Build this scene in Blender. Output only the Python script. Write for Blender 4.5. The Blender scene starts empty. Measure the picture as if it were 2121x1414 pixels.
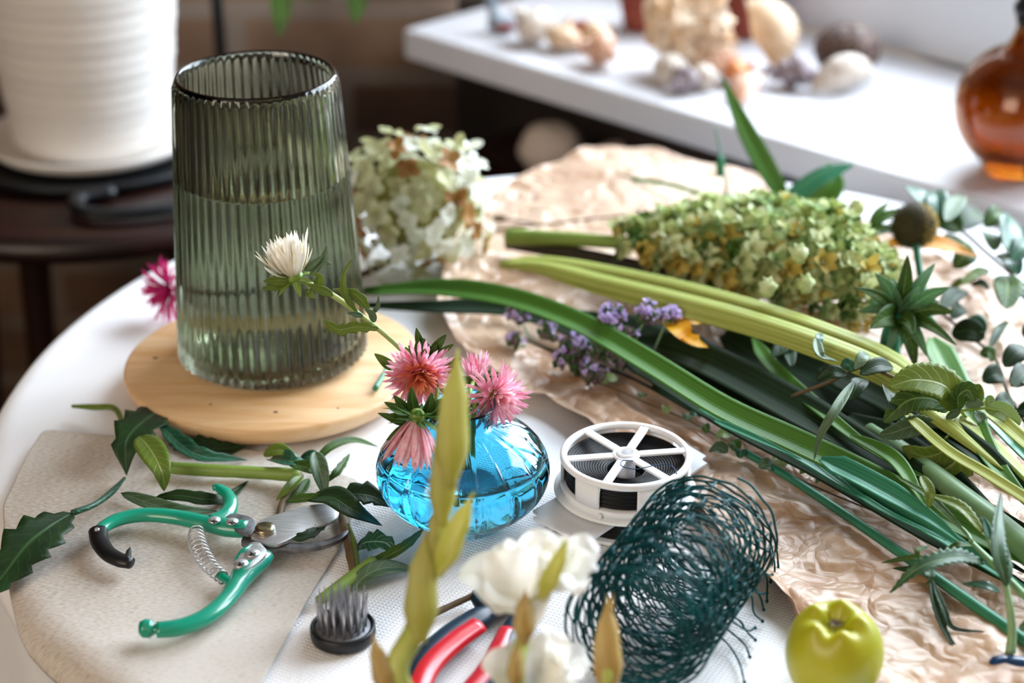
import bpy, bmesh, math, random
from mathutils import Vector, Matrix, noise
random.seed(7)
SC = bpy.context.scene
COL = SC.collection
PI = math.pi
# ------------------------------------------------------------------ camera
TZ = 0.75            # table top height
H = 0.62             # camera height above the table top
F = 3700.0           # focal length in pixels of the 2121 px wide frame
PITCH = math.radians(26.3)
CP, SP = math.cos(PITCH), math.sin(PITCH)
cd = bpy.data.cameras.new('camera')
cam = bpy.data.objects.new('camera', cd)
COL.objects.link(cam)
cam.location = (0, 0, TZ + H)
cam.rotation_euler = (PI/2 - PITCH, 0, 0)
cd.sensor_width = 36.0
cd.lens = 36.0*F/2121.0
cd.clip_start = 0.02
cd.dof.use_dof = True
cd.dof.focus_distance = 1.125
cd.dof.aperture_fstop = 3.6
cd.dof.aperture_blades = 9
SC.camera = cam
# ------------------------------------------------------------------ world, lights, exposure
w = bpy.data.worlds.new('world'); SC.world = w
w.use_nodes = True
bg = w.node_tree.nodes['Background']
bg.inputs[0].default_value = (1.0, 0.80, 0.61, 1)
bg.inputs[1].default_value = 0.33
SC.view_settings.view_transform = 'Standard'
SC.view_settings.look = 'None'
SC.view_settings.exposure = 0.10
SC.view_settings.gamma = 1.0
SC.view_settings.use_curve_mapping = False
SC.cycles.max_bounces = 14
SC.cycles.transmission_bounces = 12
SC.cycles.transparent_max_bounces = 12
SC.cycles.sample_clamp_indirect = 6
SC.cycles.use_denoising = True
# the window sill's front edge runs along EDGE from S0, the window lies towards OUT
S0 = Vector((-0.13, 2.075, TZ + 0.01))
EDGE = Vector((0.7158, -0.6983, 0)); OUT = Vector((0.6983, 0.7158, 0))
def area(name, loc, aim, sx, sy, power, color):
    l = bpy.data.lights.new(name, 'AREA'); l.shape = 'RECTANGLE'
    l.size = sx; l.size_y = sy; l.energy = power; l.color = color
    o = bpy.data.objects.new(name, l); COL.objects.link(o)
    o.location = loc
    o.rotation_euler = (Vector(aim) - Vector(loc)).to_track_quat('-Z', 'Y').to_euler()
    return o
wl = S0 + EDGE*0.92 + OUT*1.25 + Vector((0, 0, 1.02))
area('window_daylight', wl, wl - OUT*1.0 - Vector((0, 0, 0.52)), 2.4, 1.7, 235, (0.78, 0.89, 1.0))
# added warm fill light far behind the camera; no window is built there
area('added_room_fill', (-1.9, -1.5, 2.15), (0.0, 1.15, .78), 1.6, 1.5, 46, (1.0, .84, .68))
# ------------------------------------------------------------------ pixel rays to points of the place
def P(px, py, z=0.0):
    u = (px - 1060.5)/F; v = (py - 707.0)/F
    t = (H - z)/(SP + v*CP)
    return Vector((u*t, (CP - v*SP)*t, TZ + z))
def D(px, py, d):
    u = (px - 1060.5)/F; v = (py - 707.0)/F
    return Vector((u*d, (CP - v*SP)*d, TZ + H - (SP + v*CP)*d))
def T(*a): return [P(*t) for t in a]
def TD(*a): return [D(*t) for t in a]
def dep(p):
    return p[1]*CP + (TZ + H - p[2])*SP
def W(px, p): return px*dep(p)/F
def tocam(p): return (cam.location - Vector(p)).normalized()
UP = Vector((0, 0, 1))
# ------------------------------------------------------------------ materials
def C(h):
    h = h.lstrip('#')
    r = [int(h[i:i+2], 16)/255 for i in (0, 2, 4)]
    return tuple([x/12.92 if x < .04045 else ((x+.055)/1.055)**2.4 for x in r] + [1])
def new_mat(name):
    m = bpy.data.materials.new(name); m.use_nodes = True
    nt = m.node_tree; b = nt.nodes['Principled BSDF']
    return m, nt, b
def mat(name, c, c2=None, scale=20, rough=.5, metal=0, bump=0, bscale=200, trans=0, ior=1.45, sss=0, sssr=.004, coat=0,
        stretch=(1, 1, 1), spec=.5, detail=4, c3=None, transl=0, fac=(.35, .65), sheen=0, bdist=.001):
    m, nt, b = new_mat(name); N, L = nt.nodes.new, nt.links.new
    c = C(c) if isinstance(c, str) else c
    b.inputs['Base Color'].default_value = c
    b.inputs['Roughness'].default_value = rough
    b.inputs['Metallic'].default_value = metal
    b.inputs['Transmission Weight'].default_value = trans
    b.inputs['IOR'].default_value = ior
    b.inputs['Specular IOR Level'].default_value = spec
    b.inputs['Coat Weight'].default_value = coat
    b.inputs['Coat Roughness'].default_value = .08
    b.inputs['Sheen Weight'].default_value = sheen
    if sss:
        b.inputs['Subsurface Weight'].default_value = sss
        b.inputs['Subsurface Radius'].default_value = (1, .6, .4)
        b.inputs['Subsurface Scale'].default_value = sssr
    tc = N('ShaderNodeTexCoord'); mp = N('ShaderNodeMapping'); mp.inputs['Scale'].default_value = stretch
    L(tc.outputs['Object'], mp.inputs['Vector'])
    col = None
    if c2:
        n = N('ShaderNodeTexNoise'); n.inputs['Scale'].default_value = scale; n.inputs['Detail'].default_value = detail
        L(mp.outputs[0], n.inputs['Vector'])
        r = N('ShaderNodeValToRGB'); r.color_ramp.elements[0].position = fac[0]; r.color_ramp.elements[1].position = fac[1]
        r.color_ramp.elements[0].color = c; r.color_ramp.elements[1].color = C(c2)
        if c3:
            e = r.color_ramp.elements.new((fac[0]+fac[1])/2); e.color = C(c3)
        L(n.outputs['Fac'], r.inputs[0]); L(r.outputs[0], b.inputs['Base Color']); col = r.outputs[0]
    if bump:
        n2 = N('ShaderNodeTexNoise'); n2.inputs['Scale'].default_value = bscale; n2.inputs['Detail'].default_value = 3
        L(mp.outputs[0], n2.inputs['Vector'])
        bm_ = N('ShaderNodeBump'); bm_.inputs['Strength'].default_value = bump; bm_.inputs['Distance'].default_value = bdist
        L(n2.outputs['Fac'], bm_.inputs['Height']); L(bm_.outputs[0], b.inputs['Normal'])
    if transl:
        tr = N('ShaderNodeBsdfTranslucent'); mx = N('ShaderNodeMixShader'); mx.inputs[0].default_value = transl
        if col: L(col, tr.inputs[0])
        else: tr.inputs[0].default_value = c
        out = nt.nodes['Material Output']
        L(b.outputs[0], mx.inputs[1]); L(tr.outputs[0], mx.inputs[2]); L(mx.outputs[0], out.inputs[0])
    return m
def leafmat(name, c, c2, rib, rough=.38, transl=.22, nveins=9, vein=.35, spec=.5, slant=.35):
    """leaf with a pale midrib and side veins, from the leaf's own UV (u across, v along)"""
    m, nt, b = new_mat(name); N, L = nt.nodes.new, nt.links.new
    uv = N('ShaderNodeUVMap'); sep = N('ShaderNodeSeparateXYZ'); L(uv.outputs[0], sep.inputs[0])
    def M(op, a, bb=None, cc=None):
        n = N('ShaderNodeMath'); n.operation = op
        for i, x in enumerate((a, bb, cc)):
            if x is None: continue
            if isinstance(x, (int, float)): n.inputs[i].default_value = x
            else: L(x, n.inputs[i])
        return n.outputs[0]
    au = M('ABSOLUTE', M('SUBTRACT', sep.outputs[0], .5))
    ribf = M('SUBTRACT', 1.0, M('SMOOTH_MIN', M('MULTIPLY', au, 22.0), 1.0, .3))
    ribf = M('MAXIMUM', ribf, 0.0)
    ph = M('SUBTRACT', M('MULTIPLY', sep.outputs[1], float(nveins)), M('MULTIPLY', au, nveins*slant))
    s = M('ABSOLUTE', M('SUBTRACT', M('FRACT', ph), .5))
    vf = M('MULTIPLY', M('MAXIMUM', M('SUBTRACT', 1.0, M('MULTIPLY', s, 9.0)), 0.0), vein)
    f = M('MAXIMUM', ribf, vf)
    tc = N('ShaderNodeTexCoord'); n = N('ShaderNodeTexNoise'); n.inputs['Scale'].default_value = 45; n.inputs['Detail'].default_value = 4
    L(tc.outputs['Object'], n.inputs['Vector'])
    r = N('ShaderNodeValToRGB'); r.color_ramp.elements[0].position = .36; r.color_ramp.elements[1].position = .64
    r.color_ramp.elements[0].color = C(c); r.color_ramp.elements[1].color = C(c2); L(n.outputs['Fac'], r.inputs[0])
    mix = N('ShaderNodeMixRGB'); L(f, mix.inputs[0]); L(r.outputs[0], mix.inputs[1]); mix.inputs[2].default_value = C(rib)
    L(mix.outputs[0], b.inputs['Base Color'])
    b.inputs['Roughness'].default_value = rough; b.inputs['Specular IOR Level'].default_value = spec
    bp = N('ShaderNodeBump'); bp.inputs['Strength'].default_value = .6; bp.inputs['Distance'].default_value = .0006
    L(M('ADD', M('MULTIPLY', f, -1.0), M('MULTIPLY', n.outputs['Fac'], .6)), bp.inputs['Height']); L(bp.outputs[0], b.inputs['Normal'])
    tr = N('ShaderNodeBsdfTranslucent'); L(mix.outputs[0], tr.inputs[0])
    mx = N('ShaderNodeMixShader'); mx.inputs[0].default_value = transl
    L(b.outputs[0], mx.inputs[1]); L(tr.outputs[0], mx.inputs[2]); L(mx.outputs[0], nt.nodes['Material Output'].inputs[0])
    return m
def strapmat(name, c, c2, rough=.35, lines=14, transl=.12):
    """blade with lengthwise lines"""
    m, nt, b = new_mat(name); N, L = nt.nodes.new, nt.links.new
    uv = N('ShaderNodeUVMap'); sep = N('ShaderNodeSeparateXYZ'); L(uv.outputs[0], sep.inputs[0])
    mu = N('ShaderNodeMath'); mu.operation = 'MULTIPLY'; mu.inputs[1].default_value = lines; L(sep.outputs[0], mu.inputs[0])
    mv = N('ShaderNodeMath'); mv.operation = 'MULTIPLY'; mv.inputs[1].default_value = 1.2; L(sep.outputs[1], mv.inputs[0])
    cmb = N('ShaderNodeCombineXYZ'); L(mu.outputs[0], cmb.inputs[0]); L(mv.outputs[0], cmb.inputs[1])
    n = N('ShaderNodeTexNoise'); n.inputs['Scale'].default_value = 1.0; n.inputs['Detail'].default_value = 3
    L(cmb.outputs[0], n.inputs['Vector'])
    r = N('ShaderNodeValToRGB'); r.color_ramp.elements[0].position = .38; r.color_ramp.elements[1].position = .62
    r.color_ramp.elements[0].color = C(c); r.color_ramp.elements[1].color = C(c2); L(n.outputs['Fac'], r.inputs[0])
    L(r.outputs[0], b.inputs['Base Color']); b.inputs['Roughness'].default_value = rough; b.inputs['Specular IOR Level'].default_value = .3
    bp = N('ShaderNodeBump'); bp.inputs['Strength'].default_value = .5; bp.inputs['Distance'].default_value = .0006
    L(n.outputs['Fac'], bp.inputs['Height']); L(bp.outputs[0], b.inputs['Normal'])
    tr = N('ShaderNodeBsdfTranslucent'); L(r.outputs[0], tr.inputs[0])
    mx = N('ShaderNodeMixShader'); mx.inputs[0].default_value = transl
    L(b.outputs[0], mx.inputs[1]); L(tr.outputs[0], mx.inputs[2]); L(mx.outputs[0], nt.nodes['Material Output'].inputs[0])
    return m
# ------------------------------------------------------------------ mesh helpers
WL = {}
class MB:
    def __init__(s): s.v = []; s.f = []; s.uv = []; s.m = []
    def add(s, vs, fs, uv=None, mi=0):
        o = len(s.v); s.v += [Vector(x) for x in vs]
        s.uv += uv if uv else [(0.5, 0.5)]*len(vs)
        s.f += [tuple(i+o for i in q) for q in fs]; s.m += [mi]*len(fs)
    def build(s, name, mats, parent=None, smooth=True, origin=None, solid=0, flat_angle=None):
        if not isinstance(mats, (list, tuple)): mats = [mats]
        if parent is not None: org = WL[parent.name]
        elif origin is not None: org = Vector(origin)
        else:
            n = len(s.v)
            org = Vector((sum(v.x for v in s.v)/n, sum(v.y for v in s.v)/n, min(v.z for v in s.v)))
        me = bpy.data.meshes.new(name)
        me.from_pydata([v - org for v in s.v], [], s.f)
        for m in mats: me.materials.append(m)
        ul = me.uv_layers.new(name='UVMap')
        for p in me.polygons:
            p.material_index = s.m[p.index]; p.use_smooth = smooth
            for li in p.loop_indices: ul.data[li].uv = s.uv[me.loops[li].vertex_index]
        me.validate(); me.update()
        o = bpy.data.objects.new(name, me); COL.objects.link(o)
        if parent is not None: o.parent = parent; WL[o.name] = org
        else: o.location = org; WL[o.name] = org
        if solid:
            md = o.modifiers.new('thick', 'SOLIDIFY'); md.thickness = solid; md.offset = -1
        if flat_angle:
            md = o.modifiers.new('wn', 'EDGE_SPLIT'); md.split_angle = math.radians(flat_angle)
        return o
def tag(o, label=None, cat=None, group=None, kind=None):
    if label: o['label'] = label
    if cat: o['category'] = cat
    if group: o['group'] = group
    if kind: o['kind'] = kind
    return o
def thing(name, label, cat, loc, group=None):
    o = bpy.data.objects.new(name, None); COL.objects.link(o); o.location = Vector(loc); WL[o.name] = Vector(loc)
    o.empty_display_size = .02
    return tag(o, label, cat, group)
def dup_tree(o, parent=None):
    c = o.copy(); COL.objects.link(c); WL[c.name] = WL[o.name].copy()
    if parent is not None: c.parent = parent
    for ch in list(o.children): dup_tree(ch, c)
    return c
def cr(pts, n, vals=None):
    """Catmull-Rom resampling; returns points and interpolated values"""
    k = len(pts)
    if k == 2:
        ps = [pts[0].lerp(pts[1], i/(n-1)) for i in range(n)]
        return ps, ([vals[0] + (vals[1]-vals[0])*i/(n-1) for i in range(n)] if vals else None)
    ln = [0]
    for a, b in zip(pts, pts[1:]): ln.append(ln[-1] + max((b-a).length, 1e-6))
    out = []; vo = []
    for i in range(n):
        s = ln[-1]*i/(n-1); j = 0
        while j < k-2 and s > ln[j+1]: j += 1
        t = (s-ln[j])/(ln[j+1]-ln[j])
        p1, p2 = pts[j], pts[j+1]
        p0 = pts[j-1] if j > 0 else p1*2-p2
        p3 = pts[j+2] if j+2 < k else p2*2-p1
        out.append(.5*((2*p1) + (p2-p0)*t + (2*p0-5*p1+4*p2-p3)*t*t + (3*p1-p0-3*p2+p3)*t**3))
        if vals:
            tt = t*t*(3-2*t)
            vo.append(vals[j]*(1-tt) + vals[j+1]*tt)
    return out, (vo if vals else None)
def tube(mb, pts, rad, n=8, seg=None, mi=0, flat=1.0, nrm=None, cap=True, wob=0):
    """round (or flattened) bar along a smooth path; rad in metres, number or list"""
    if not isinstance(rad, (list, tuple)): rad = [rad]*len(pts)
    seg = seg or max(2, (len(pts)-1)*6+1)
    ps, rs = cr([Vector(p) for p in pts], seg, list(rad))
    t0 = (ps[1]-ps[0]).normalized()
    ref = Vector(nrm) if nrm is not None else (UP if abs(t0.z) < .9 else Vector((1, 0, 0)))
    vs = []; uv = []
    x = None
    for i, p in enumerate(ps):
        t = (ps[min(i+1, seg-1)] - ps[max(i-1, 0)]).normalized()
        if x is None: x = ref - t*ref.dot(t)
        else: x = x - t*x.dot(t)
        if x.length < 1e-6: x = t.orthogonal()
        x.normalize(); y = t.cross(x)
        r = rs[i]*(1 + (wob*noise.noise(p*180) if wob else 0))
        for k in range(n):
            a = 2*PI*k/n
            vs.append(p + x*math.cos(a)*r*flat + y*math.sin(a)*r); uv.append((k/n, i/(seg-1)))
    fs = [(i*n+k, i*n+(k+1) % n, (i+1)*n+(k+1) % n, (i+1)*n+k) for i in range(seg-1) for k in range(n)]
    if cap:
        fs.append(tuple(reversed(range(n)))); fs.append(tuple((seg-1)*n+k for k in range(n)))
    mb.add(vs, fs, uv, mi)
def lathe(mb, prof, origin, n=48, mi=0, axis=None, rf=None, close=False):
    """prof: list of (radius, height); closed at the ends when the radius is 0; rf(theta, k) scales radius"""
    o = Vector(origin)
    if axis is not None:
        q = UP.rotation_difference(Vector(axis).normalized()).to_matrix()
    else: q = Matrix.Identity(3)
    vs = []; uv = []; idx = []
    for k, (r, z) in enumerate(prof):
        if r < 1e-7:
            idx.append([len(vs)]*n); vs.append(o + q @ Vector((0, 0, z))); uv.append((.5, .5))
        else:
            row = []
            for i in range(n):
                a = 2*PI*i/n; rr = r*(rf(a, k) if rf else 1)
                row.append(len(vs)); vs.append(o + q @ Vector((rr*math.cos(a), rr*math.sin(a), z))); uv.append((i/n, k/len(prof)))
            idx.append(row)
    fs = []
    K = len(prof)
    for k in range(K if close else K-1):
        A, B = idx[k], idx[(k+1) % K]
        for i in range(n):
            j = (i+1) % n
            q4 = []
            for x in (A[i], A[j], B[j], B[i]):
                if x not in q4: q4.append(x)
            if len(q4) > 2: fs.append(tuple(q4))
    mb.add(vs, fs, uv, mi)
def lance(t): return max(0.0, math.sin(PI*t**.75))**.8
def oval(t): return max(0.0, math.sin(PI*t))**.55
def strap(t): return min(1.0, (t*5+.35), (1.0001-t)**.6*3.2)
def bladef(t): return min(1.0, t*6+.25)*min(1.0, (1.0001-t)**.8*1.7)
def full(t): return 1.0
def leaf(mb, pts, w, prof=lance, nrm=None, fold=.22, ser=0, nser=10, seg=None, cols=3, mi=0, wave=0, roll=0, tilt=0, curl=0):
    """leaf blade along a path. w: full width in metres. fold: V of the two halves. ser: toothed edge depth"""
    seg = seg or (nser*4 if ser else 16)
    pts = [Vector(p) for p in pts]
    ps, _ = cr(pts, seg+1)
    vs = []; uv = []; m = 2*cols
    ph = random.random()*6
    for i, p in enumerate(ps):
        t = i/seg
        tg = (ps[min(i+1, seg)] - ps[max(i-1, 0)]).normalized()
        nn = Vector(nrm) if nrm is not None else (tocam(p)*.55 + UP*.75)
        sd = tg.cross(nn)
        if sd.length < 1e-5: sd = tg.orthogonal()
        sd.normalize(); up = sd.cross(tg).normalized()
        if tilt or roll:
            R = Matrix.Rotation(tilt + roll*t, 3, tg); sd = R @ sd; up = R @ up
        hw = w*.5*prof(t)
        for j in range(m+1):
            s = (j-cols)/cols
            e = 1.0
            if ser and abs(s) > .6: 
                e = 1 - ser*((t*nser) % 1.0) if 0.06 < t < .97 else 1
            x = s*hw*e
            z = abs(x)*fold - curl*hw*s*s + (wave*hw*math.sin(t*9+ph+s*1.5)*abs(s))
            vs.append(p + sd*x + up*z); uv.append((.5+.5*s, t))
    q = m+1
    fs = [(i*q+j, i*q+j+1, (i+1)*q+j+1, (i+1)*q+j) for i in range(seg) for j in range(m)]
    mb.add(vs, fs, uv, mi)
def box(mb, c, s, rot=None, bev=0, mi=0):
    bm = bmesh.new(); bmesh.ops.create_cube(bm, size=1)
    bmesh.ops.scale(bm, vec=Vector(s), verts=bm.verts)
    if bev: bmesh.ops.bevel(bm, geom=list(bm.edges), offset=bev, segments=3, affect='EDGES', profile=.5)
    R = rot if rot is not None else Matrix.Identity(3)
    bm.verts.ensure_lookup_table()
    mb.add([Vector(c) + R @ v.co for v in bm.verts], [tuple(v.index for v in f.verts) for f in bm.faces], mi=mi)
    bm.free()
def prism(mb, poly, z0, z1, mi=0, bev=0):
    """upright prism over a polygon of world xy points"""
    bm = bmesh.new()
    vs = [bm.verts.new((p[0], p[1], z0)) for p in poly]
    f = bm.faces.new(vs)
    r = bmesh.ops.extrude_face_region(bm, geom=[f])
    bmesh.ops.translate(bm, vec=(0, 0, z1-z0), verts=[g for g in r['geom'] if isinstance(g, bmesh.types.BMVert)])
    bmesh.ops.recalc_face_normals(bm, faces=bm.faces)
    if bev: bmesh.ops.bevel(bm, geom=list(bm.edges), offset=bev, segments=2, affect='EDGES', profile=.5)
    bm.verts.index_update(); bm.verts.ensure_lookup_table()
    mb.add([v.co.copy() for v in bm.verts], [tuple(v.index for v in f.verts) for f in bm.faces], mi=mi)
    bm.free()
def ell(mb, c, r, n=20, m=14, nz=0, ns=30, mi=0, rot=None, fn=None):
    """ellipsoid with optional noise"""
    vs = []; fs = []
    R = rot if rot is not None else Matrix.Identity(3)
    for i in range(m+1):
        a = PI*i/m
        for j in range(n):
            b = 2*PI*j/n
            d = Vector((math.sin(a)*math.cos(b), math.sin(a)*math.sin(b), math.cos(a)))
            k = 1 + (nz*noise.noise(d*ns*.1 + Vector(c)*7) if nz else 0)
            if fn: k *= fn(a, b)
            vs.append(Vector(c) + R @ Vector((d.x*r[0]*k, d.y*r[1]*k, d.z*r[2]*k)))
    for i in range(m):
        for j in range(n):
            k = (j+1) % n
            fs.append((i*n+j, (i+1)*n+j, (i+1)*n+k, i*n+k))
    mb.add(vs, fs, mi=mi)
# ------------------------------------------------------------------ the material library
M = {}
M['cloth'] = mat('white_cotton', '#f4f4f6', '#e9eaef', 6, rough=.9, bump=.35, bscale=900, bdist=.0006, sheen=.1)
M['glass_green'] = mat('olive_glass', (.45, .475, .37, 1), rough=.02, trans=1, ior=1.47)
M['glass_blue'] = mat('blue_glass', (.27, .76, .94, 1), rough=.015, trans=1, ior=1.47)
M['glass_amber'] = mat('amber_glass', (.40, .15, .012, 1), rough=.02, trans=1, ior=1.47)
M['water'] = mat('clear_water', (.96, .99, .98, 1), rough=0, trans=1, ior=1.33)
M['white_plastic'] = mat('white_plastic', '#eef1f6', rough=.35, sss=.3, sssr=.003)
M['black_rubber'] = mat('black_rubber', '#121316', rough=.4, bump=.1)
M['steel'] = mat('brushed_steel', '#dcdde0', '#bdbec2', 90, rough=.38, metal=.75, bump=.05, stretch=(1, 8, 1))
M['dark_steel'] = mat('dark_steel', '#8f8f93', '#66666a', 120, rough=.4, metal=.8)
M['green_paint'] = mat('green_coated_metal', '#0a8f74', '#0d9a7c', 30, rough=.28, coat=.6, bump=.06, bscale=300)
M['terracotta'] = mat('terracotta', '#7e3426', '#8d4434', 20, rough=.75)
M['leaf_mid'] = leafmat('leaf_mid_green', '#466a24', '#33541c', '#8fae6a', rough=.5, spec=.35)
M['leaf_dark'] = leafmat('leaf_dark_green', '#22401a', '#162c14', '#3f6238', vein=.2, transl=.1, rough=.5, spec=.3)
M['leaf_teal'] = leafmat('leaf_bluish_green', '#2e6a4e', '#23553f', '#7fb79a', rough=.3)
M['leaf_sage'] = leafmat('leaf_sage_green', '#79a57c', '#5c8a62', '#a9c9a8', transl=.4, rough=.5)
M['leaf_olive'] = leafmat('leaf_olive_green', '#7b9138', '#66802e', '#aebf72', transl=.35)
M['leaf_grey'] = leafmat('leaf_grey_green', '#5e7a58', '#4a6648', '#93a98a', nveins=6, rough=.5)
M['leaf_serr'] = leafmat('leaf_veined_green', '#3d6b47', '#2c5538', '#9dbd92', nveins=22, vein=.6, slant=.8)
M['leaf_pale'] = leafmat('leaf_pale_green', '#9db87c', '#84a566', '#c4d3a6', transl=.35)
M['blade'] = strapmat('blade_green', '#3c6c1e', '#558634', rough=.45)
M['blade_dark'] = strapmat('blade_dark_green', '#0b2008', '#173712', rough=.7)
M['blade_teal'] = strapmat('blade_blue_green', '#2f7a5c', '#4b9877', rough=.3)
M['blade_yellow'] = strapmat('blade_yellow_green', '#8c9a3c', '#b9c26a', lines=9, rough=.5)
M['stem'] = mat('stem_green', '#6f8a35', '#7f9a45', 30, rough=.45, stretch=(1, 1, 1))
M['stem_teal'] = mat('stem_blue_green', '#2c7257', '#3a8466', 30, rough=.35)
M['stem_pale'] = mat('stem_pale_green', '#86a77c', '#6d9468', 25, rough=.4)
M['stem_brown'] = mat('stem_brown', '#4b3a26', '#665234', 60, rough=.6)
M['stem_dark'] = mat('stem_dark', '#1d170f', '#2c2413', 60, rough=.6)
# ================================================================== the setting
def quad_box(mb, a, b, depth, z0, z1, mi=0):
    """upright slab from a to b (xy) growing towards 'depth' vector"""
    a = Vector((a[0], a[1], 0)); b = Vector((b[0], b[1], 0)); d = Vector(depth)
    prism(mb, [a, b, b+d, a+d], z0, z1, mi)
m_floor = mat('dark_floorboards', '#120a06', '#1a0f09', 4, rough=.5, stretch=(1, 12, 1))
mb = MB(); box(mb, (0, 1.4, -.02), (6, 6, .04)); tag(mb.build('floor', m_floor), kind='structure')
m_brick, nt, b = new_mat('rough_brown_brick')
N, L = nt.nodes.new, nt.links.new
tc = N('ShaderNodeTexCoord'); bk = N('ShaderNodeTexBrick'); mp = N('ShaderNodeMapping'); mp.inputs['Rotation'].default_value = (PI/2, 0, 0)
L(tc.outputs['Object'], mp.inputs[0]); L(mp.outputs[0], bk.inputs['Vector'])
bk.inputs['Color1'].default_value = C('#9a7659'); bk.inputs['Color2'].default_value = C('#6d4c38'); bk.inputs['Mortar'].default_value = C('#9a8472')
bk.inputs['Scale'].default_value = 1.0; bk.inputs['Brick Width'].default_value = .26; bk.inputs['Row Height'].default_value = .085; bk.inputs['Mortar Size'].default_value = .012
ns = N('ShaderNodeTexNoise'); ns.inputs['Scale'].default_value = 7; L(tc.outputs['Object'], ns.inputs['Vector'])
mx = N('ShaderNodeMixRGB'); mx.blend_type = 'MULTIPLY'; mx.inputs[0].default_value = .7
L(bk.outputs[0], mx.inputs[1]); rr = N('ShaderNodeValToRGB'); rr.color_ramp.elements[0].position = .3; rr.color_ramp.elements[1].position = .7
rr.color_ramp.elements[0].color = (.25, .2, .18, 1); L(ns.outputs[0], rr.inputs[0]); L(rr.outputs[0], mx.inputs[2]); L(mx.outputs[0], b.inputs['Base Color'])
b.inputs['Roughness'].default_value = .9
sc_ = S0.copy()
backy = 2.14
mb = MB(); box(mb, (-1.12, backy+.06, 1.3), (2.1, .12, 2.6)); tag(mb.build('wall_back', m_brick), kind='structure')
m_dark = mat('dark_plaster', '#1c1511', '#120e0c', 3, rough=.9)
mb = MB(); box(mb, (-2.2, .9, 1.3), (.1, 2.6, 2.6)); tag(mb.build('wall_left', m_dark), kind='structure')
# window wall: below the sill dark, above the sill the window opening between white jambs
m_wallp = mat('white_wall_paint', '#e9e6e2', '#dedad6', 3, rough=.8)
m_frame = mat('white_window_paint', '#dde6f2', rough=.4)
SD = .31
wb = S0 + OUT*(SD-.10) - EDGE*.3; we = wb + EDGE*2.6
mb = MB(); quad_box(mb, wb, we, OUT*.1, 0, TZ+.01-.037)
tag(mb.build('wall_window', mat('brown_wall_under_sill', '#3c2e26', '#241b16', 5, rough=.9)), kind='structure')
a0 = S0 + OUT*SD
mb = MB(); quad_box(mb, a0 + EDGE*(-.12), a0 + EDGE*.0, OUT*.16, 0, 2.6); quad_box(mb, a0+EDGE*1.85, a0+EDGE*2.3, OUT*.16, 0, 2.6)
quad_box(mb, a0 + EDGE*0, a0+EDGE*1.85, OUT*.16, TZ+1.35, 2.6)
tag(mb.build('wall_right', m_wallp), kind='structure')
mb = MB(); box(mb, (0, 1.1, 2.62), (5.4, 4.2, .04)); tag(mb.build('ceiling', m_wallp), kind='structure')
# sill board
mb = MB(); e0 = S0.copy(); e1 = S0 + EDGE*2.3
bmx = MB(); quad_box(mb, e0, e1, OUT*(SD+.02), TZ+.01-.036, TZ+.01)
o = mb.build('trim_1', mat('white_sill_paint', '#cccbcf', '#c4c3c7', 5, rough=.5, bump=.05, bscale=60), smooth=False)
tag(o, 'thick white window sill board', kind='structure')
md = o.modifiers.new('bev', 'BEVEL'); md.width = .004; md.segments = 3
# window: bottom rail, stiles, mullion, pane
mb = MB(); s0 = a0 + OUT*.03
quad_box(mb, s0, s0+EDGE*1.85, OUT*.05, TZ+.01, TZ+.135)
quad_box(mb, s0, s0+EDGE*.07, OUT*.05, TZ+.135, TZ+1.35); quad_box(mb, s0+EDGE*.93, s0+EDGE*1.0, OUT*.05, TZ+.135, TZ+1.35)
quad_box(mb, s0+EDGE*1.78, s0+EDGE*1.85, OUT*.05, TZ+.135, TZ+1.35); quad_box(mb, s0, s0+EDGE*1.85, OUT*.05, TZ+1.28, TZ+1.35)
wf = mb.build('window_1', m_frame, smooth=False); tag(wf, kind='structure')
m_pane, nt, b = new_mat('window_glass')
gl = nt.nodes.new('ShaderNodeBsdfGlossy'); gl.inputs[1].default_value = .02; tp = nt.nodes.new('ShaderNodeBsdfTransparent')
mxx = nt.nodes.new('ShaderNodeMixShader'); mxx.inputs[0].default_value = .06
nt.links.new(tp.outputs[0], mxx.inputs[1]); nt.links.new(gl.outputs[0], mxx.inputs[2]); nt.links.new(mxx.outputs[0], nt.nodes['Material Output'].inputs[0])
mb = MB(); q0 = s0 + OUT*.022; quad_box(mb, q0+EDGE*.06, q0+EDGE*1.79, OUT*.004, TZ+.13, TZ+1.29)
mb.build('window_pane', m_pane, wf, smooth=False)
# ================================================================== table and cloths
TC = Vector((.10, 1.16)); TR = .46
def drape(x, y, off=0.0, wav=0.0):
    """height of a cloth laid on the round table; beyond the rim it hangs"""
    d = Vector((x, y)) - TC; r = d.length
    if r <= TR: return Vector((x, y, TZ + off + wav))
    n = d/r; ex = r - TR; a = math.atan2(n.y, n.x)
    rb = .02
    if ex < rb*PI/2:
        th = ex/rb; q = TC + n*(TR + math.sin(th)*(rb+off)); return Vector((q.x, q.y, TZ + off + wav*.5 - (1-math.cos(th))*rb))
    dn = ex - rb*PI/2
    fl = .012 + .05*dn*(1+.8*math.sin(a*9+1)) + .006*math.sin(a*17)*min(1, dn*8)
    q = TC + n*(TR + fl + off)
    return Vector((q.x, q.y, TZ + off - rb - dn))
wood_t = mat('table_wood', '#6b4a30', '#54391f', 12, rough=.5, stretch=(1, 9, 1))
t = thing('round_table', 'round table hidden under the white draped cloth', 'table', (TC.x, TC.y, 0))
mb = MB(); lathe(mb, [(0, -.030), (TR-.006, -.030), (TR-.001, -.026), (TR-.001, -.006), (TR-.006, -.0025), (0, -.0025)], (TC.x, TC.y, TZ), 72); mb.build('tabletop', wood_t, t)
mb = MB(); lathe(mb, [(0, 0), (.05, 0), (.035, .1), (.03, .4), (.05, .66), (.12, .718), (0, .718)], (TC.x, TC.y, 0.002), 32); mb.build('pedestal', wood_t, t)
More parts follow.
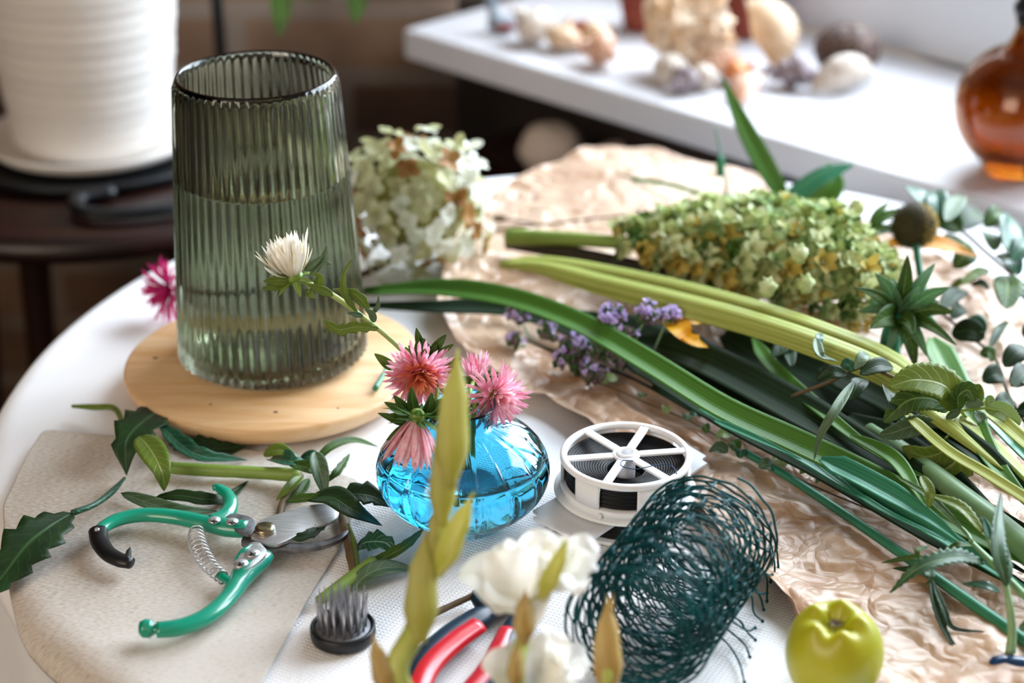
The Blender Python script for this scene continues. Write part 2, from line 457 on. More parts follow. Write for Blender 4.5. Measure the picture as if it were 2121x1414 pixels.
for k in range(3):
    mb = MB(); a = k*2*PI/3+.3
    tube(mb, [Vector((TC.x+math.cos(a)*r, TC.y+math.sin(a)*r, z)) for r, z in ((.02, .16), (.14, .12), (.26, .022))], [.024, .02, .018], 10); mb.build('leg', wood_t, t)
mb = MB(); NA, rows = 240, [0, .05, .1, .15, .2, .25, .3, .35, .38, .41, .43, .445, .455, .46, .466, .474, .483, .49, .50, .52, .55, .58, .62, .66, .70, .74, .78]
vs = []; fs = []
for i, r in enumerate(rows):
    for k in range(NA):
        a = 2*PI*k/NA; x = TC.x + math.cos(a)*r; y = TC.y + math.sin(a)*r
        wv = .0012*max(0, noise.noise(Vector((x*9, y*9, 0)))) * min(1, r*6)
        vs.append(drape(x, y, .0, wv))
fs = [(i*NA+k, i*NA+(k+1) % NA, (i+1)*NA+(k+1) % NA, (i+1)*NA+k) for i in range(len(rows)-1) for k in range(NA)]
mb.add(vs, fs)
tag(mb.build('tablecloth', M['cloth']), 'white cotton tablecloth draped over the round table', 'tablecloth')
def sheet(name, m, poly, off, fn, n=260, rings=110, solid=.0006, sub=3, sharp=True):
    """one sheet of cloth or paper: star-shaped outline given by pixels on the table; fn(x, y) = extra height"""
    pw = [P(a, b, 0) for a, b in poly]
    c = sum(pw, Vector())/len(pw)
    loop = pw + [pw[0]]
    per = [0]
    for a, b in zip(loop, loop[1:]): per.append(per[-1] + (b-a).length)
    vs = []; mb = MB()
    bd = []
    for k in range(n):
        s = per[-1]*k/n; j = 0
        while s > per[j+1]: j += 1
        bd.append(loop[j].lerp(loop[j+1], (s-per[j])/(per[j+1]-per[j])))
    # soften corners
    for _ in range(sub): bd = [(bd[k-1] + bd[k]*2 + bd[(k+1) % n])/4 for k in range(n)]
    vs.append(drape(c.x, c.y, off + fn(c.x, c.y, 0)))
    for i in range(1, rings+1):
        s = (i/rings)**.85
        for k in range(n):
            e = bd[k]; x = c.x + (e.x-c.x)*s; y = c.y + (e.y-c.y)*s
            vs.append(drape(x, y, off + fn(x, y, s)))
    fs = [(0, 1+k, 1+(k+1) % n) for k in range(n)]
    fs += [(1+i*n+k, 1+(i+1)*n+k, 1+(i+1)*n+(k+1) % n, 1+i*n+(k+1) % n) for i in range(rings-1) for k in range(n)]
    mb.add(vs, fs, [(v[0]*10, v[1]*10) for v in vs])
    return mb.build(name, m, solid=solid)
# linen with a coarse weave
def weave(name, c, c2, sc, strength, cdark=None, waffle=False, rough=.9, wdist=.0006):
    m, nt, b = new_mat(name); N, L = nt.nodes.new, nt.links.new
    tc = N('ShaderNodeTexCoord')
    w1 = N('ShaderNodeTexWave'); w1.wave_type = 'BANDS'; w1.bands_direction = 'X'
    w2 = N('ShaderNodeTexWave'); w2.wave_type = 'BANDS'; w2.bands_direction = 'Y'
    mp = N('ShaderNodeMapping'); mp.inputs['Rotation'].default_value = (0, 0, .5 if waffle else .25); L(tc.outputs['Object'], mp.inputs[0])
    for q in (w1, w2):
        q.inputs['Scale'].default_value = sc; q.inputs['Distortion'].default_value = 1.2; q.inputs['Detail'].default_value = 2; q.inputs['Detail Scale'].default_value = 1.5
        L(mp.outputs[0], q.inputs['Vector'])
    ad = N('ShaderNodeMath'); ad.operation = 'MULTIPLY' if waffle else 'ADD'; L(w1.outputs['Fac'], ad.inputs[0]); L(w2.outputs['Fac'], ad.inputs[1])
    bp = N('ShaderNodeBump'); bp.inputs['Strength'].default_value = strength; bp.inputs['Distance'].default_value = wdist
    L(ad.outputs[0], bp.inputs['Height']); L(bp.outputs[0], b.inputs['Normal'])
    n1 = N('ShaderNodeTexNoise'); n1.inputs['Scale'].default_value = 5; L(tc.outputs['Object'], n1.inputs['Vector'])
    mp2 = N('ShaderNodeMapping'); mp2.inputs['Scale'].default_value = (260, 1100, 1); mp2.inputs['Rotation'].default_value = (0, 0, .1); L(tc.outputs['Object'], mp2.inputs[0])
    n2 = N('ShaderNodeTexNoise'); n2.inputs['Scale'].default_value = 1; L(mp2.outputs[0], n2.inputs['Vector'])
    mixn = N('ShaderNodeMath'); mixn.operation = 'MULTIPLY_ADD'; L(n2.outputs['Fac'], mixn.inputs[0]); mixn.inputs[1].default_value = .6; 
    sub = N('ShaderNodeMath'); sub.operation = 'MULTIPLY'; sub.inputs[1].default_value = .45; L(n1.outputs['Fac'], sub.inputs[0]); L(sub.outputs[0], mixn.inputs[2])
    r = N('ShaderNodeValToRGB'); r.color_ramp.elements[0].position = .38; r.color_ramp.elements[1].position = .58
    r.color_ramp.elements[0].color = C(c2); r.color_ramp.elements[1].color = C(c); L(mixn.outputs[0], r.inputs[0]); L(r.outputs[0], b.inputs['Base Color'])
    b.inputs['Roughness'].default_value = rough
    return m
m_linen = weave('natural_linen', '#e9e1d8', '#c4b29e', 430, .7, wdist=.0004)
m_waffle = weave('embossed_white_paper', '#f6f5f6', '#eeedf0', 115, .5, waffle=True, wdist=.0009)
o = sheet('paper_sheet', m_waffle, [(690, 1005), (900, 990), (1150, 985), (1420, 1010), (1560, 1150), (1680, 1300), (1760, 1470), (1300, 1500), (520, 1460), (560, 1300), (640, 1150)], .0016,
          lambda x, y, s: .0007*noise.noise(Vector((x*25, y*25, 3)))+.0005, rings=60, solid=.0005)
tag(o, 'white embossed paper sheet with a waffle texture under the wire roll', 'paper')
def linen_h(x, y, s):
    q = Vector((x, y, 0))
    h = .0012*noise.noise(q*14) + .0010*noise.noise(q*30)
    return h + .0030 + .0006*(1-s)
o = sheet('linen_cloth', m_linen, [(92, 903), (215, 916), (350, 925), (560, 950), (752, 1010), (715, 1130), (650, 1235), (545, 1425), (520, 1500), (50, 1500), (38, 1300), (18, 1150), (8, 1060), (60, 950)], .0016, linen_h, rings=80, solid=.0008, sub=4)
tag(o, 'natural beige linen cloth spread beneath the green secateurs', 'linen cloth')
# crumpled kraft paper
m_kraft, nt, b = new_mat('crumpled_brown_paper')
N, L = nt.nodes.new, nt.links.new
tc = N('ShaderNodeTexCoord'); n1 = N('ShaderNodeTexNoise'); n1.inputs['Scale'].default_value = 14; n1.inputs['Detail'].default_value = 7; n1.inputs['Distortion'].default_value = 1.0; L(tc.outputs['Object'], n1.inputs['Vector'])
r = N('ShaderNodeValToRGB'); r.color_ramp.elements[0].position = .3; r.color_ramp.elements[1].position = .7
r.color_ramp.elements[0].color = C('#ae7a4e'); r.color_ramp.elements[1].color = C('#e0bd9c'); L(n1.outputs['Fac'], r.inputs[0]); L(r.outputs[0], b.inputs['Base Color'])  # brown-to-pale noise puts crease shade and sheen into the paper colour
b.inputs['Roughness'].default_value = .40; b.inputs['Specular IOR Level'].default_value = 1.0; b.inputs['Sheen Weight'].default_value = .5; b.inputs['Sheen Roughness'].default_value = .4
vz = N('ShaderNodeTexVoronoi'); vz.feature = 'DISTANCE_TO_EDGE'; vz.inputs['Scale'].default_value = 17
nz = N('ShaderNodeTexNoise'); nz.inputs['Scale'].default_value = 25; L(tc.outputs['Object'], nz.inputs['Vector'])
mm = N('ShaderNodeMixRGB'); mm.inputs[0].default_value = .10; L(tc.outputs['Object'], mm.inputs[1]); L(nz.outputs['Color'], mm.inputs[2]); L(mm.outputs[0], vz.inputs['Vector'])
mr0 = N('ShaderNodeMath'); mr0.operation = 'MINIMUM'; mr0.inputs[1].default_value = .22; L(vz.outputs['Distance'], mr0.inputs[0])
vz2 = N('ShaderNodeTexVoronoi'); vz2.feature = 'DISTANCE_TO_EDGE'; vz2.inputs['Scale'].default_value = 46; L(mm.outputs[0], vz2.inputs['Vector'])
mr2 = N('ShaderNodeMath'); mr2.operation = 'MINIMUM'; mr2.inputs[1].default_value = .25; L(vz2.outputs['Distance'], mr2.inputs[0])
mr = N('ShaderNodeMath'); mr.operation = 'MULTIPLY_ADD'; L(mr2.outputs[0], mr.inputs[0]); mr.inputs[1].default_value = .26; L(mr0.outputs[0], mr.inputs[2])
bp = N('ShaderNodeBump'); bp.inputs['Strength'].default_value = .62; bp.inputs['Distance'].default_value = .010; L(mr.outputs[0], bp.inputs['Height']); L(bp.outputs[0], b.inputs['Normal'])
tr = N('ShaderNodeBsdfTranslucent'); L(r.outputs[0], tr.inputs[0]); mx = N('ShaderNodeMixShader'); mx.inputs[0].default_value = .12
L(b.outputs[0], mx.inputs[1]); L(tr.outputs[0], mx.inputs[2]); L(mx.outputs[0], nt.nodes['Material Output'].inputs[0])
def kraft_h(x, y, s):
    q = Vector((x, y, 0))
    wq = q + Vector((noise.noise(q*8), noise.noise(q*8+Vector((5, 5, 5))), 0))*.05
    def rid(p): return 1 - abs(noise.noise(p))*2
    far = max(0.0, min(1.0, (1.52 - y)/.16))
    h = .0075*max(0, rid(wq*11)-.45) + .0060*rid(wq*22+Vector((2, 0, 0)))*.5 + .0022*rid(wq*60)*.5
    lift = 0
    c0 = Vector((.105, 1.59))
    d = (Vector((x, y)) - c0).length
    lift = .018*max(0, 1-d/.18)**1.5
    c1 = Vector((-.055, 1.36)); d = (Vector((x, y)) - c1).length
    lift += .012*max(0, 1-d/.10)
    edge = .004*max(0, (s-.93)/.07)*(1+noise.noise(q*30))
    return .0045 + h*(.35+.65*far) + lift + edge
o = sheet('kraft_paper', m_kraft, [(905, 668), (930, 560), (965, 470), (1060, 405), (1150, 376), (1225, 352), (1320, 352), (1560, 392), (1800, 490), (2050, 610), (2260, 800), (2300, 1480), (1715, 1460), (1640, 1290), (1530, 1195), (1440, 1080), (1300, 960), (1120, 845), (1080, 850), (1010, 790), (950, 740)], .002, kraft_h, n=560, rings=240, solid=.0003, sub=2)
tag(o, 'large crumpled sheet of brown wrapping paper under the cut flowers', 'wrapping paper')
# ================================================================== wooden round board and tall vase
m_board, nt, b = new_mat('pale_board_wood')
N, L = nt.nodes.new, nt.links.new
tc = N('ShaderNodeTexCoord'); mp = N('ShaderNodeMapping'); mp.inputs['Scale'].default_value = (8, 46, 20); mp.inputs['Rotation'].default_value = (0, 0, 1.0); L(tc.outputs['Object'], mp.inputs[0])
n1 = N('ShaderNodeTexNoise'); n1.inputs['Scale'].default_value = 1.5; n1.inputs['Detail'].default_value = 5; n1.inputs['Distortion'].default_value = .6; L(mp.outputs[0], n1.inputs['Vector'])
r = N('ShaderNodeValToRGB'); r.color_ramp.elements[0].position = .3; r.color_ramp.elements[1].position = .72
r.color_ramp.elements[0].color = C('#cf9c66'); r.color_ramp.elements[1].color = C('#e8c79c'); L(n1.outputs['Fac'], r.inputs[0])
vz = N('ShaderNodeTexVoronoi'); vz.inputs['Scale'].default_value = 13; L(tc.outputs['Object'], vz.inputs['Vector'])
lt = N('ShaderNodeMath'); lt.operation = 'LESS_THAN'; lt.inputs[1].default_value = .055; L(vz.outputs['Distance'], lt.inputs[0])
mx = N('ShaderNodeMixRGB'); L(lt.outputs[0], mx.inputs[0]); L(r.outputs[0], mx.inputs[1]); mx.inputs[2].default_value = C('#5b3418'); L(mx.outputs[0], b.inputs['Base Color'])
b.inputs['Roughness'].default_value = .42
bc = P(567, 745, .022); bz = TZ + .0055
mb = MB(); lathe(mb, [(0, 0), (.094, 0), (.103, .003), (.1082, .009), (.1095, .0138), (.1088, .0160), (.1065, .0172), (0, .0172)], (bc.x, bc.y, bz), 96)
tag(mb.build('round_wooden_board', m_board, flat_angle=60), 'pale round wooden board with dark knots beneath the tall ribbed vase', 'wooden board')
bo = bpy.data.objects['round_wooden_board']
for kx, ky, kr in ((322, 742, 4.5), (571, 854, 4.0), (436, 838, 2.5), (372, 700, 2.0), (700, 846, 2.5)):
    kp = P(kx, ky, .0224); mb = MB(); ell(mb, (kp.x, kp.y, bz+.0171), (W(kr, kp)*1.3, W(kr, kp), .0004), 14, 8, nz=.3); mb.build('knot', mat('dark_knot_%d' % kx, '#4a2a14', rough=.6), bo)
VB = P(567, 731, .0232)
t = thing('ribbed_vase', 'tall tapered green glass vase with vertical ribs, half full of water', 'vase', VB)
NR = 54
def ribs(a, k): return 1 + (.018*math.cos(NR*a) if 1 < k < 11 else .0)
def vr(z): return .0690 - .0125*(z/.216)**1.15
zs = [.006, .02, .05, .08, .11, .14, .17, .195, .208]
prof = [(0, 0), (.060, 0)] + [(vr(z), z) for z in zs] + [(vr(.213)-.0004, .213), (vr(.216)-.0012, .2155), (vr(.216)-.0026, .2162), (vr(.216)-.0038, .215)]
prof += [(vr(z)-.0042, z) for z in (.208, .17, .12, .07, .02)] + [(.058, .0085), (.04, .0075), (0, .0075)]
mb = MB(); lathe(mb, prof, VB, NR*8, rf=ribs); mb.build('glass_body', M['glass_green'], t)
wz = .143
mb = MB(); lathe(mb, [(0, .0074), (.0399, .0074), (.0578, .0083)] + [(vr(z)-.0040, z) for z in (.02, .07, .11, .13, wz-.001)] + [(vr(wz)-.0042, wz), (vr(wz)-.0058, wz-.0008), (0, wz-.0008)], VB, 96); mb.build('water', M['water'], t)
# ================================================================== white pot on the dark stool
PBp = P(198, 312, -.04)
ST = (PBp.x, PBp.y - .0, TZ-.04-.028)
m_dkw = mat('dark_red_wood', '#2a110a', '#160a07', 6, rough=.38, stretch=(1, 8, 1))
t = thing('wooden_stool', 'dark red round wooden stool carrying the white ribbed pot', 'stool', (ST[0], ST[1], 0))
mb = MB(); lathe(mb, [(0, 0), (.232, 0), (.245, .004), (.25, .014), (.246, .024), (.238, .028), (0, .028)], ST, 64); mb.build('seat', m_dkw, t)
for k in range(4):
    a = PI/4+k*PI/2; mb = MB(); tube(mb, [Vector((ST[0]+math.cos(a)*.15, ST[1]+math.sin(a)*.15, ST[2]+.002)), Vector((ST[0]+math.cos(a)*.20, ST[1]+math.sin(a)*.20, .002))], [.02, .015], 10); mb.build('leg', m_dkw, t)
PB = Vector((PBp.x, PBp.y, TZ-.04))
m_iron = mat('black_iron', '#0c0f13', '#14181d', 30, rough=.45, metal=.3)
t = thing('iron_tray', 'black round iron tray with a loop handle under the white pot', 'tray', PB)
mb = MB(); lathe(mb, [(0, 0), (.135, 0), (.142, .006), (.144, .012), (.138, .012), (.134, .006), (0, .006)], PB, 64); mb.build('plate', m_iron, t)
hp = [P(235, 395, -.03), P(160, 412, -.03), P(180, 440, -.03), P(280, 440, -.03), P(370, 425, -.03), P(385, 400, -.03)]
mb = MB(); tube(mb, hp, .0085, 10, flat=.7); mb.build('handle', m_iron, t)
m_pot, nt, b = new_mat('white_ribbed_ceramic')
N, L = nt.nodes.new, nt.links.new
b.inputs['Base Color'].default_value = C('#dcd7d2'); b.inputs['Roughness'].default_value = .5
t = thing('ceramic_pot', 'large white ceramic plant pot with fine horizontal rings', 'plant pot', PB + Vector((0, 0, .006)))
q = PB + Vector((0, 0, .0062))
pr = [(0, 0), (.075, 0), (.0795, .004)]
for i in range(60):
    z = .006 + i*.0036; pr.append((.0815 + .024*(z/.22) + .0006*math.sin(i*1.7) + .0004*math.sin(i*.6), z + .004))
pr += [(.108, .226), (.105, .230), (.1, .228), (.097, .20), (.075, .02), (0, .02)]
mb = MB(); lathe(mb, pr, q + Vector((.0, 0, .0062)), 80); mb.build('pot_body', m_pot, t)
mb = MB(); lathe(mb, [(0, 0), (.09, 0), (.105, .006), (.114, .017), (.1115, .0185), (.102, .009), (.088, .0055), (0, .0055)], q, 80); mb.build('saucer', m_pot, t)
mb = MB(); lathe(mb, [(0, .205), (.09, .205), (.09, .20), (0, .20)], q+Vector((0, 0, .0062)), 40); mb.build('soil', M['stem_dark'], t)
# ================================================================== blue vase
BC = P(959, 984, .036); BB = Vector((BC.x, BC.y, TZ+.0035))
t = thing('blue_bud_vase', 'squat round turquoise glass vase with vertical ribs holding asters', 'vase', BB)
def prof_blue(off):
    out = []
    for i in range(15):
        a = -PI/2 + .62 + (PI - .62 - .42)*i/14
        out.append((.0558*math.cos(a)-off*math.cos(a), .037 + .0365*math.sin(a) - off*math.sin(a)))
    return out
def bribs(a, k): 
    s = abs(math.sin(a*7.5 + k*.09)) ; return 1 - .045*max(0, 1-s*3.0)**1.2*(1 if 1 < k < 17 else 0)
outer = [(0, .0012), (.026, 0.0)] + prof_blue(0) + [(.0195, .0715), (.0185, .076), (.0205, .083), (.0215, .0842), (.0205, .0850), (.0185, .083)]
inner = [(.0165, .076), (.0172, .0705)] + list(reversed(prof_blue(.0028))) + [(.02, .0062), (0, .0055)]
mb = MB(); lathe(mb, outer + inner, BB, 180, rf=lambda a, k: bribs(a, k) if k < 20 else 1.0); mb.build('glass_body', M['glass_blue'], t)
wi = [p for p in prof_blue(.0026) if p[1] < .047]
mb = MB(); lathe(mb, [(0, .0054), (.0199, .0060)] + wi + [(wi[-1][0]+.0006, .0475), (wi[-1][0]-.0005, .0470), (0, .0470)], BB, 90); mb.build('water', M['water'], t)
# ================================================================== reel of garden wire
RC = P(1297, 937, .0485); RX, RY = RC.x, RC.y
z0 = TZ + .0035
t = thing('wire_reel', 'white plastic reel of black binding wire with six spokes and cutter plate', 'wire reel', (RX, RY, z0))
R1 = .0418
def ring(mb, r0, r1, za, zb, n=96, bev=.0008):
    lathe(mb, [(r0, za+bev), (r0+bev, za), (r1-bev, za), (r1, za+bev), (r1, zb-bev), (r1-bev, zb), (r0+bev, zb), (r0, zb-bev)], (RX, RY, z0), n, close=True)
wp = M['white_plastic']; zt = .0450
mb = MB(); ring(mb, .0378, R1+.0006, zt-.0045, zt, bev=.0012); mb.build('top_rim', wp, t)
mb = MB(); ring(mb, .0048, .0092, zt-.0022, zt-.0004); ring(mb, .0042, .0062, zt-.03, zt+.0010, 40, .0006); mb.build('hub', wp, t)
for k in range(6):
    a = math.radians(8 + 60*k); mb = MB(); R = Matrix.Rotation(a, 3, 'Z')
    box(mb, Vector((RX, RY, z0+zt-.0016)) + R @ Vector((.0238, 0, 0)), (.0300, .0058, .0018), R, .0005); mb.build('spoke', wp, t)
def arcwall(mb, a0, a1, r0, r1, za, zb, n=14):
    vs = []; 
    for i in range(n+1):
        a = a0+(a1-a0)*i/n
        for r, z in ((r0, za), (r1, za), (r1, zb), (r0, zb)): vs.append((RX+r*math.cos(a), RY+r*math.sin(a), z0+z))
    fs = [(i*4+k, i*4+(k+1) % 4, (i+1)*4+(k+1) % 4, (i+1)*4+k) for i in range(n) for k in range(4)] + [(3, 2, 1, 0), (n*4, n*4+1, n*4+2, n*4+3)]
    mb.add(vs, fs)
for k in range(6):
    a = math.radians(-97 + 27 + 60*k); mb = MB(); arcwall(mb, a-math.radians(13), a+math.radians(13), .0398, R1, .0225, zt-.004); mb.build('side_strip', wp, t)
mb = MB(); ring(mb, .034, R1+.0003, .0200, .0250, bev=.0005); ring(mb, .034, .0462, .0175, .0202, bev=.0008); mb.build('middle_flange', wp, t)
mb = MB(); box(mb, (RX+math.cos(-2.0)*.0432, RY+math.sin(-2.0)*.0432, z0+.0215), (.003, .003, .004), None, .0012); mb.build('lug', wp, t)
pa, pb, pc, pd = P(1090, 1070, .018), P(1211, 1132, .018), P(1475, 957, .018), P(1385, 903, .018)
m_frost = mat('frosted_plastic', '#e4e6ea', rough=.3, sss=.4, trans=.15)
bm = bmesh.new(); vv = [bm.verts.new((p.x, p.y, z0+.0148)) for p in (pa, pb, pc, pd)]; f = bm.faces.new(vv)
bmesh.ops.bevel(bm, geom=list(bm.verts), offset=.006, segments=5, affect='VERTICES')
r_ = bmesh.ops.extrude_face_region(bm, geom=list(bm.faces)); bmesh.ops.translate(bm, vec=(0, 0, .0018), verts=[g for g in r_['geom'] if isinstance(g, bmesh.types.BMVert)])
bmesh.ops.recalc_face_normals(bm, faces=bm.faces); bm.verts.index_update()
mb = MB(); mb.add([v.co.copy() for v in bm.verts], [tuple(v.index for v in f.verts) for f in bm.faces]); bm.free(); 
mb.build('cutter_plate', m_frost, t, smooth=False)
mb = MB(); e = (pc+pd)/2*.9 + (pa+pb)/2*.1; R = Matrix.Rotation(math.atan2((pc-pb).y, (pc-pb).x), 3, 'Z')
box(mb, (e.x, e.y, z0+.0172), (.014, .005, .0006), R, .0002); mb.build('plate_slot', M['dark_steel'], t)
m_wire = mat('black_wire', '#050506', '#0e0f11', 300, rough=.5, spec=.3)
def coil(za, zb, r, ri):
    n = int((zb-za)/.00105); pr = []
    for i in range(n):
        z = za + (i+.5)*(zb-za)/n; h = (zb-za)/n/2; rr = r + .0004*math.sin(i*2.3)
        pr += [(rr-.0004, z-h), (rr+.00005, z-h*.5), (rr+.0002, z), (rr+.00005, z+h*.5)]
    m = 16; pr.append((r-.0004, zb))
    for i in range(m):
        q = r - (i+.5)*(r-ri)/m; h = (r-ri)/m/2; zz = zb - (.006*(i/m)**.7) 
        pr += [(q+h*.5, zz+.0002), (q, zz+.0004), (q-h*.5, zz+.0002), (q-h, zz-.0002)]
    pr += [(ri, za)]
    mb = MB(); lathe(mb, pr, (RX, RY, z0), 96, close=True); return mb
coil(.0255, .0385, .0388, .012).build('wire_coil', m_wire, t)
coil(.0030, .0172, .0385, .012).build('wire_coil', m_wire, t)
mb = MB(); ring(mb, .006, .0425, 0, .0030, bev=.001); mb.build('bottom_rim', wp, t)
mb = MB(); c0 = Vector((RX, RY, z0+zt))
tube(mb, [c0+Vector(v) for v in ((.004, -.0115, .0005), (-.003, -.012, .001), (-.004, -.018, .0007), (.004, -.0235, .0015), (.016, -.020, .002), (.024, -.018, .002), (.029, -.024, .002), (.0305, -.0298, -.0035), (.0275, -.0325, -.012), (.021, -.0365, -.018))], .00035, 6); mb.build('loose_wire_end', mat('bluish_wire', '#31466b', rough=.3, metal=.5), t)
# cutter tab under the plate (small metal clip seen below the plate corner)
mb = MB(); q = P(1125, 1100, .004); tube(mb, [P(1103, 1105, .004), P(1150, 1093, .007), P(1190, 1090, .012)], [.003, .0035, .003], 8, flat=.5); mb.build('metal_clip', M['dark_steel'], t)
# ================================================================== quince
QC = P(1727, 1356, .030)
m_q = mat('quince_skin', '#b3ae1c', '#8f9a1a', 12, rough=.38, c3='#a9a81c', sss=.12, sssr=.004, bump=.12, bscale=60, coat=.1)
mb = MB(); vs = []; fs = []; n, m_ = 72, 44
tiltR = Matrix.Rotation(math.radians(8), 3, 'X') @ Matrix.Rotation(math.radians(-4), 3, 'Y')
QR = .0268
for i in range(m_+1):
    a = PI*i/m_
    for j in range(n):
        p = 2*PI*j/n
        lob = math.cos(5*p+.7)
        r = QR*(1 + .018*lob*math.sin(a)**.5*(.5+.5*math.cos(a)) )
        top = max(0, math.cos(a)); 
        rr = r*math.sin(a)**.82*(1 + (.05*lob - .01)*math.exp(-((a-.42)/.30)**2))
        z = .0290*math.cos(a) - .0115*math.exp(-(a/.27)**2) + .0022*lob*math.exp(-((a-.36)/.24)**2) + .007*math.exp(-((PI-a)/.4)**2)
        vs.append(QC + tiltR @ Vector((rr*math.cos(p), rr*math.sin(p), z)))
for i in range(m_):
    for j in range(n): k = (j+1) % n; fs.append((i*n+j, (i+1)*n+j, (i+1)*n+k, i*n+k))
mb.add(vs, fs)
lo = min(v.z for v in mb.v); mb.v = [v + Vector((0, 0, TZ+.0052-lo)) for v in mb.v]
qo = mb.build('quince', m_q); tag(qo, 'yellow-green lobed quince standing at the edge of the brown paper', 'fruit')
qc = sum((v for v in mb.v), Vector())/len(mb.v)
mb = MB(); tp = qc + tiltR @ Vector((0, 0, .0215))
for k in range(5):
    a = k*2*PI/5+.9; leaf(mb, [tp, tp+Vector((math.cos(a)*.0025, math.sin(a)*.0025, .0012)), tp+Vector((math.cos(a)*.0045, math.sin(a)*.0045, .0002))], .0022)
mb.build('calyx', M['stem_brown'], qo)
# ================================================================== pin frog
FC = P(711, 1317, .004); FB = Vector((FC.x, FC.y, TZ+.0035))
t = thing('flower_pin_frog', 'round black-rimmed flower frog bristling with metal pins', 'flower frog', FB)
mb = MB(); lathe(mb, [(.0, 0), (.0178, 0), (.0188, .001), (.0192, .003), (.0190, .0078), (.0183, .0086), (.0172, .0086), (.0168, .0078), (.0168, .0045), (0, .0045)], FB, 64); mb.build('rubber_ring', M['black_rubber'], t)
m_lead = mat('grey_lead', '#8b8c90', '#6b6c71', 200, rough=.5, metal=.7, bump=.3, bscale=900)
mb = MB(); lathe(mb, [(0, .0046), (.0166, .0046), (.0166, .0070), (.0158, .0078), (0, .0082)], FB, 48); mb.build('metal_base', m_lead, t)
m_pin = mat('pin_metal', '#c2c2c6', '#8f8f94', 500, rough=.35, metal=.8, stretch=(1, 1, .2))
pmb = MB(); lathe(pmb, [(0, 0), (.00072, 0), (.00070, .0145), (.0006, .0165), (.00032, .0205), (.0001, .0226), (0, .0228)], FB, 10)
first = None; cnt = 0
for (nn, rr) in ((1, 0), (6, .0036), (11, .0070), (15, .0104), (18, .0136)):
    for k in range(nn):
        a = 2*PI*k/nn + rr*100; x, y = math.cos(a)*rr, math.sin(a)*rr
        if first is None: o = pmb.build('pin', m_pin, t); first = o
        else: o = first.copy(); COL.objects.link(o); o.parent = t
        o.location = (x, y, .0078); o.rotation_euler = (random.uniform(-.05, .05)-y*4, random.uniform(-.05, .05)+x*4, 0); o.scale = (1, 1, random.uniform(.94, 1.05))
# ================================================================== green secateurs
LZ = TZ + .0062     # top of the linen
def G(px, py, h=.009): return P(px, py, LZ - TZ + h)
SO = G(548, 1100, 0)
t = thing('secateurs', 'open green-handled garden secateurs lying on the beige linen', 'secateurs', SO)
gp = M['green_paint']
def wpx(v, ref=(450, 1100)): return W(v, P(ref[0], ref[1], .01))
mb = MB()
tube(mb, [G(x, y, .0090) for x, y in ((200, 1108), (216, 1090), (250, 1074), (300, 1066), (360, 1070), (420, 1082), (470, 1092), (512, 1096))],
     [wpx(v) for v in (12, 14.5, 16, 17, 18, 19, 22, 21)], 16, flat=.85)
ho = mb.build('upper_handle', gp, t)
mb = MB(); tube(mb, [G(x, y, h) for x, y, h in ((440, 1084, .009), (468, 1066, .0095), (478, 1043, .010), (470, 1022, .0105), (449, 1009, .011), (444, 1013, .011))], [wpx(v) for v in (22, 19, 16, 13, 10.5, 5)], 14, flat=.8)
mb.build('thumb_rest', gp, t)
mb = MB()
tube(mb, [G(x, y, .0085) for x, y in ((553, 1150), (536, 1165), (508, 1186), (492, 1210), (470, 1240), (440, 1268), (405, 1288), (365, 1300), (325, 1304))],
     [wpx(v) for v in (17, 22, 26, 21, 19, 19, 19, 19, 18)], 16, flat=.8)
mb.build('lower_handle', gp, t)
mb = MB(); tube(mb, [G(x, y, .0085) for x, y in ((334, 1304), (316, 1303), (308, 1302))], [wpx(v) for v in (8, 8, 8)], 12); 
tube(mb, [G(x, y, .0085) for x, y in ((320, 1303), (311, 1302), (301, 1301), (291, 1300), (287, 1300))], [wpx(v) for v in (11, 17.5, 18.5, 14, 5)], 14); mb.build('handle_end_knob', gp, t)
mb = MB(); tube(mb, [G(x, y, .009) for x, y in ((203, 1100), (207, 1122), (224, 1146), (250, 1160), (272, 1166))], [wpx(v) for v in (20, 19, 18, 17, 14)], 14, flat=.75)
tube(mb, [G(x, y, .010) for x, y in ((262, 1162), (266, 1145), (269, 1134))], [wpx(v) for v in (10, 6, 2)], 8); mb.build('locking_catch', M['black_rubber'], t)
def flatplate(name, pts, h, th, m, bev=.0004):
    mb = MB(); ps = [G(x, y, h) for x, y in pts]; ps2, _ = cr(ps+[ps[0]], len(ps)*5+1)
    prism(mb, ps2[:-1], LZ+h, LZ+h+th, bev=bev); o = mb.build(name, m, t, flat_angle=35); return o
flatplate('cutting_blade', [(520, 1118), (528, 1092), (552, 1078), (590, 1066), (640, 1052), (680, 1050), (701, 1058), (698, 1078), (672, 1092), (630, 1106), (590, 1128), (560, 1134)], .0095, .0024, M['steel'])
flatplate('hook_blade', [(520, 1142), (500, 1130), (512, 1112), (540, 1108), (572, 1122), (600, 1131), (650, 1131), (690, 1120), (718, 1104), (722, 1110), (706, 1124), (670, 1138), (620, 1146), (580, 1144), (556, 1150)], .0060, .0030, M['dark_steel'])
flatplate('blade_shank', [(462, 1078), (480, 1068), (520, 1076), (532, 1096), (520, 1112), (494, 1106)], .0105, .002, M['dark_steel'])
def disc(name, px, py, rpx, h, th, m, dome=.0):
    mb = MB(); c = G(px, py, h); r = wpx(rpx)
    lathe(mb, [(0, 0), (r*.9, 0), (r, th*.2), (r, th*.7), (r*.9, th), (r*.5, th+dome*.7), (0, th+dome)], c, 28); return mb.build(name, m, t)
m_brass = mat('nickel_bolt', '#b9ab90', '#94876f', 200, rough=.25, metal=1)
disc('pivot_bolt', 549, 1100, 21, .0118, .0035, m_brass)
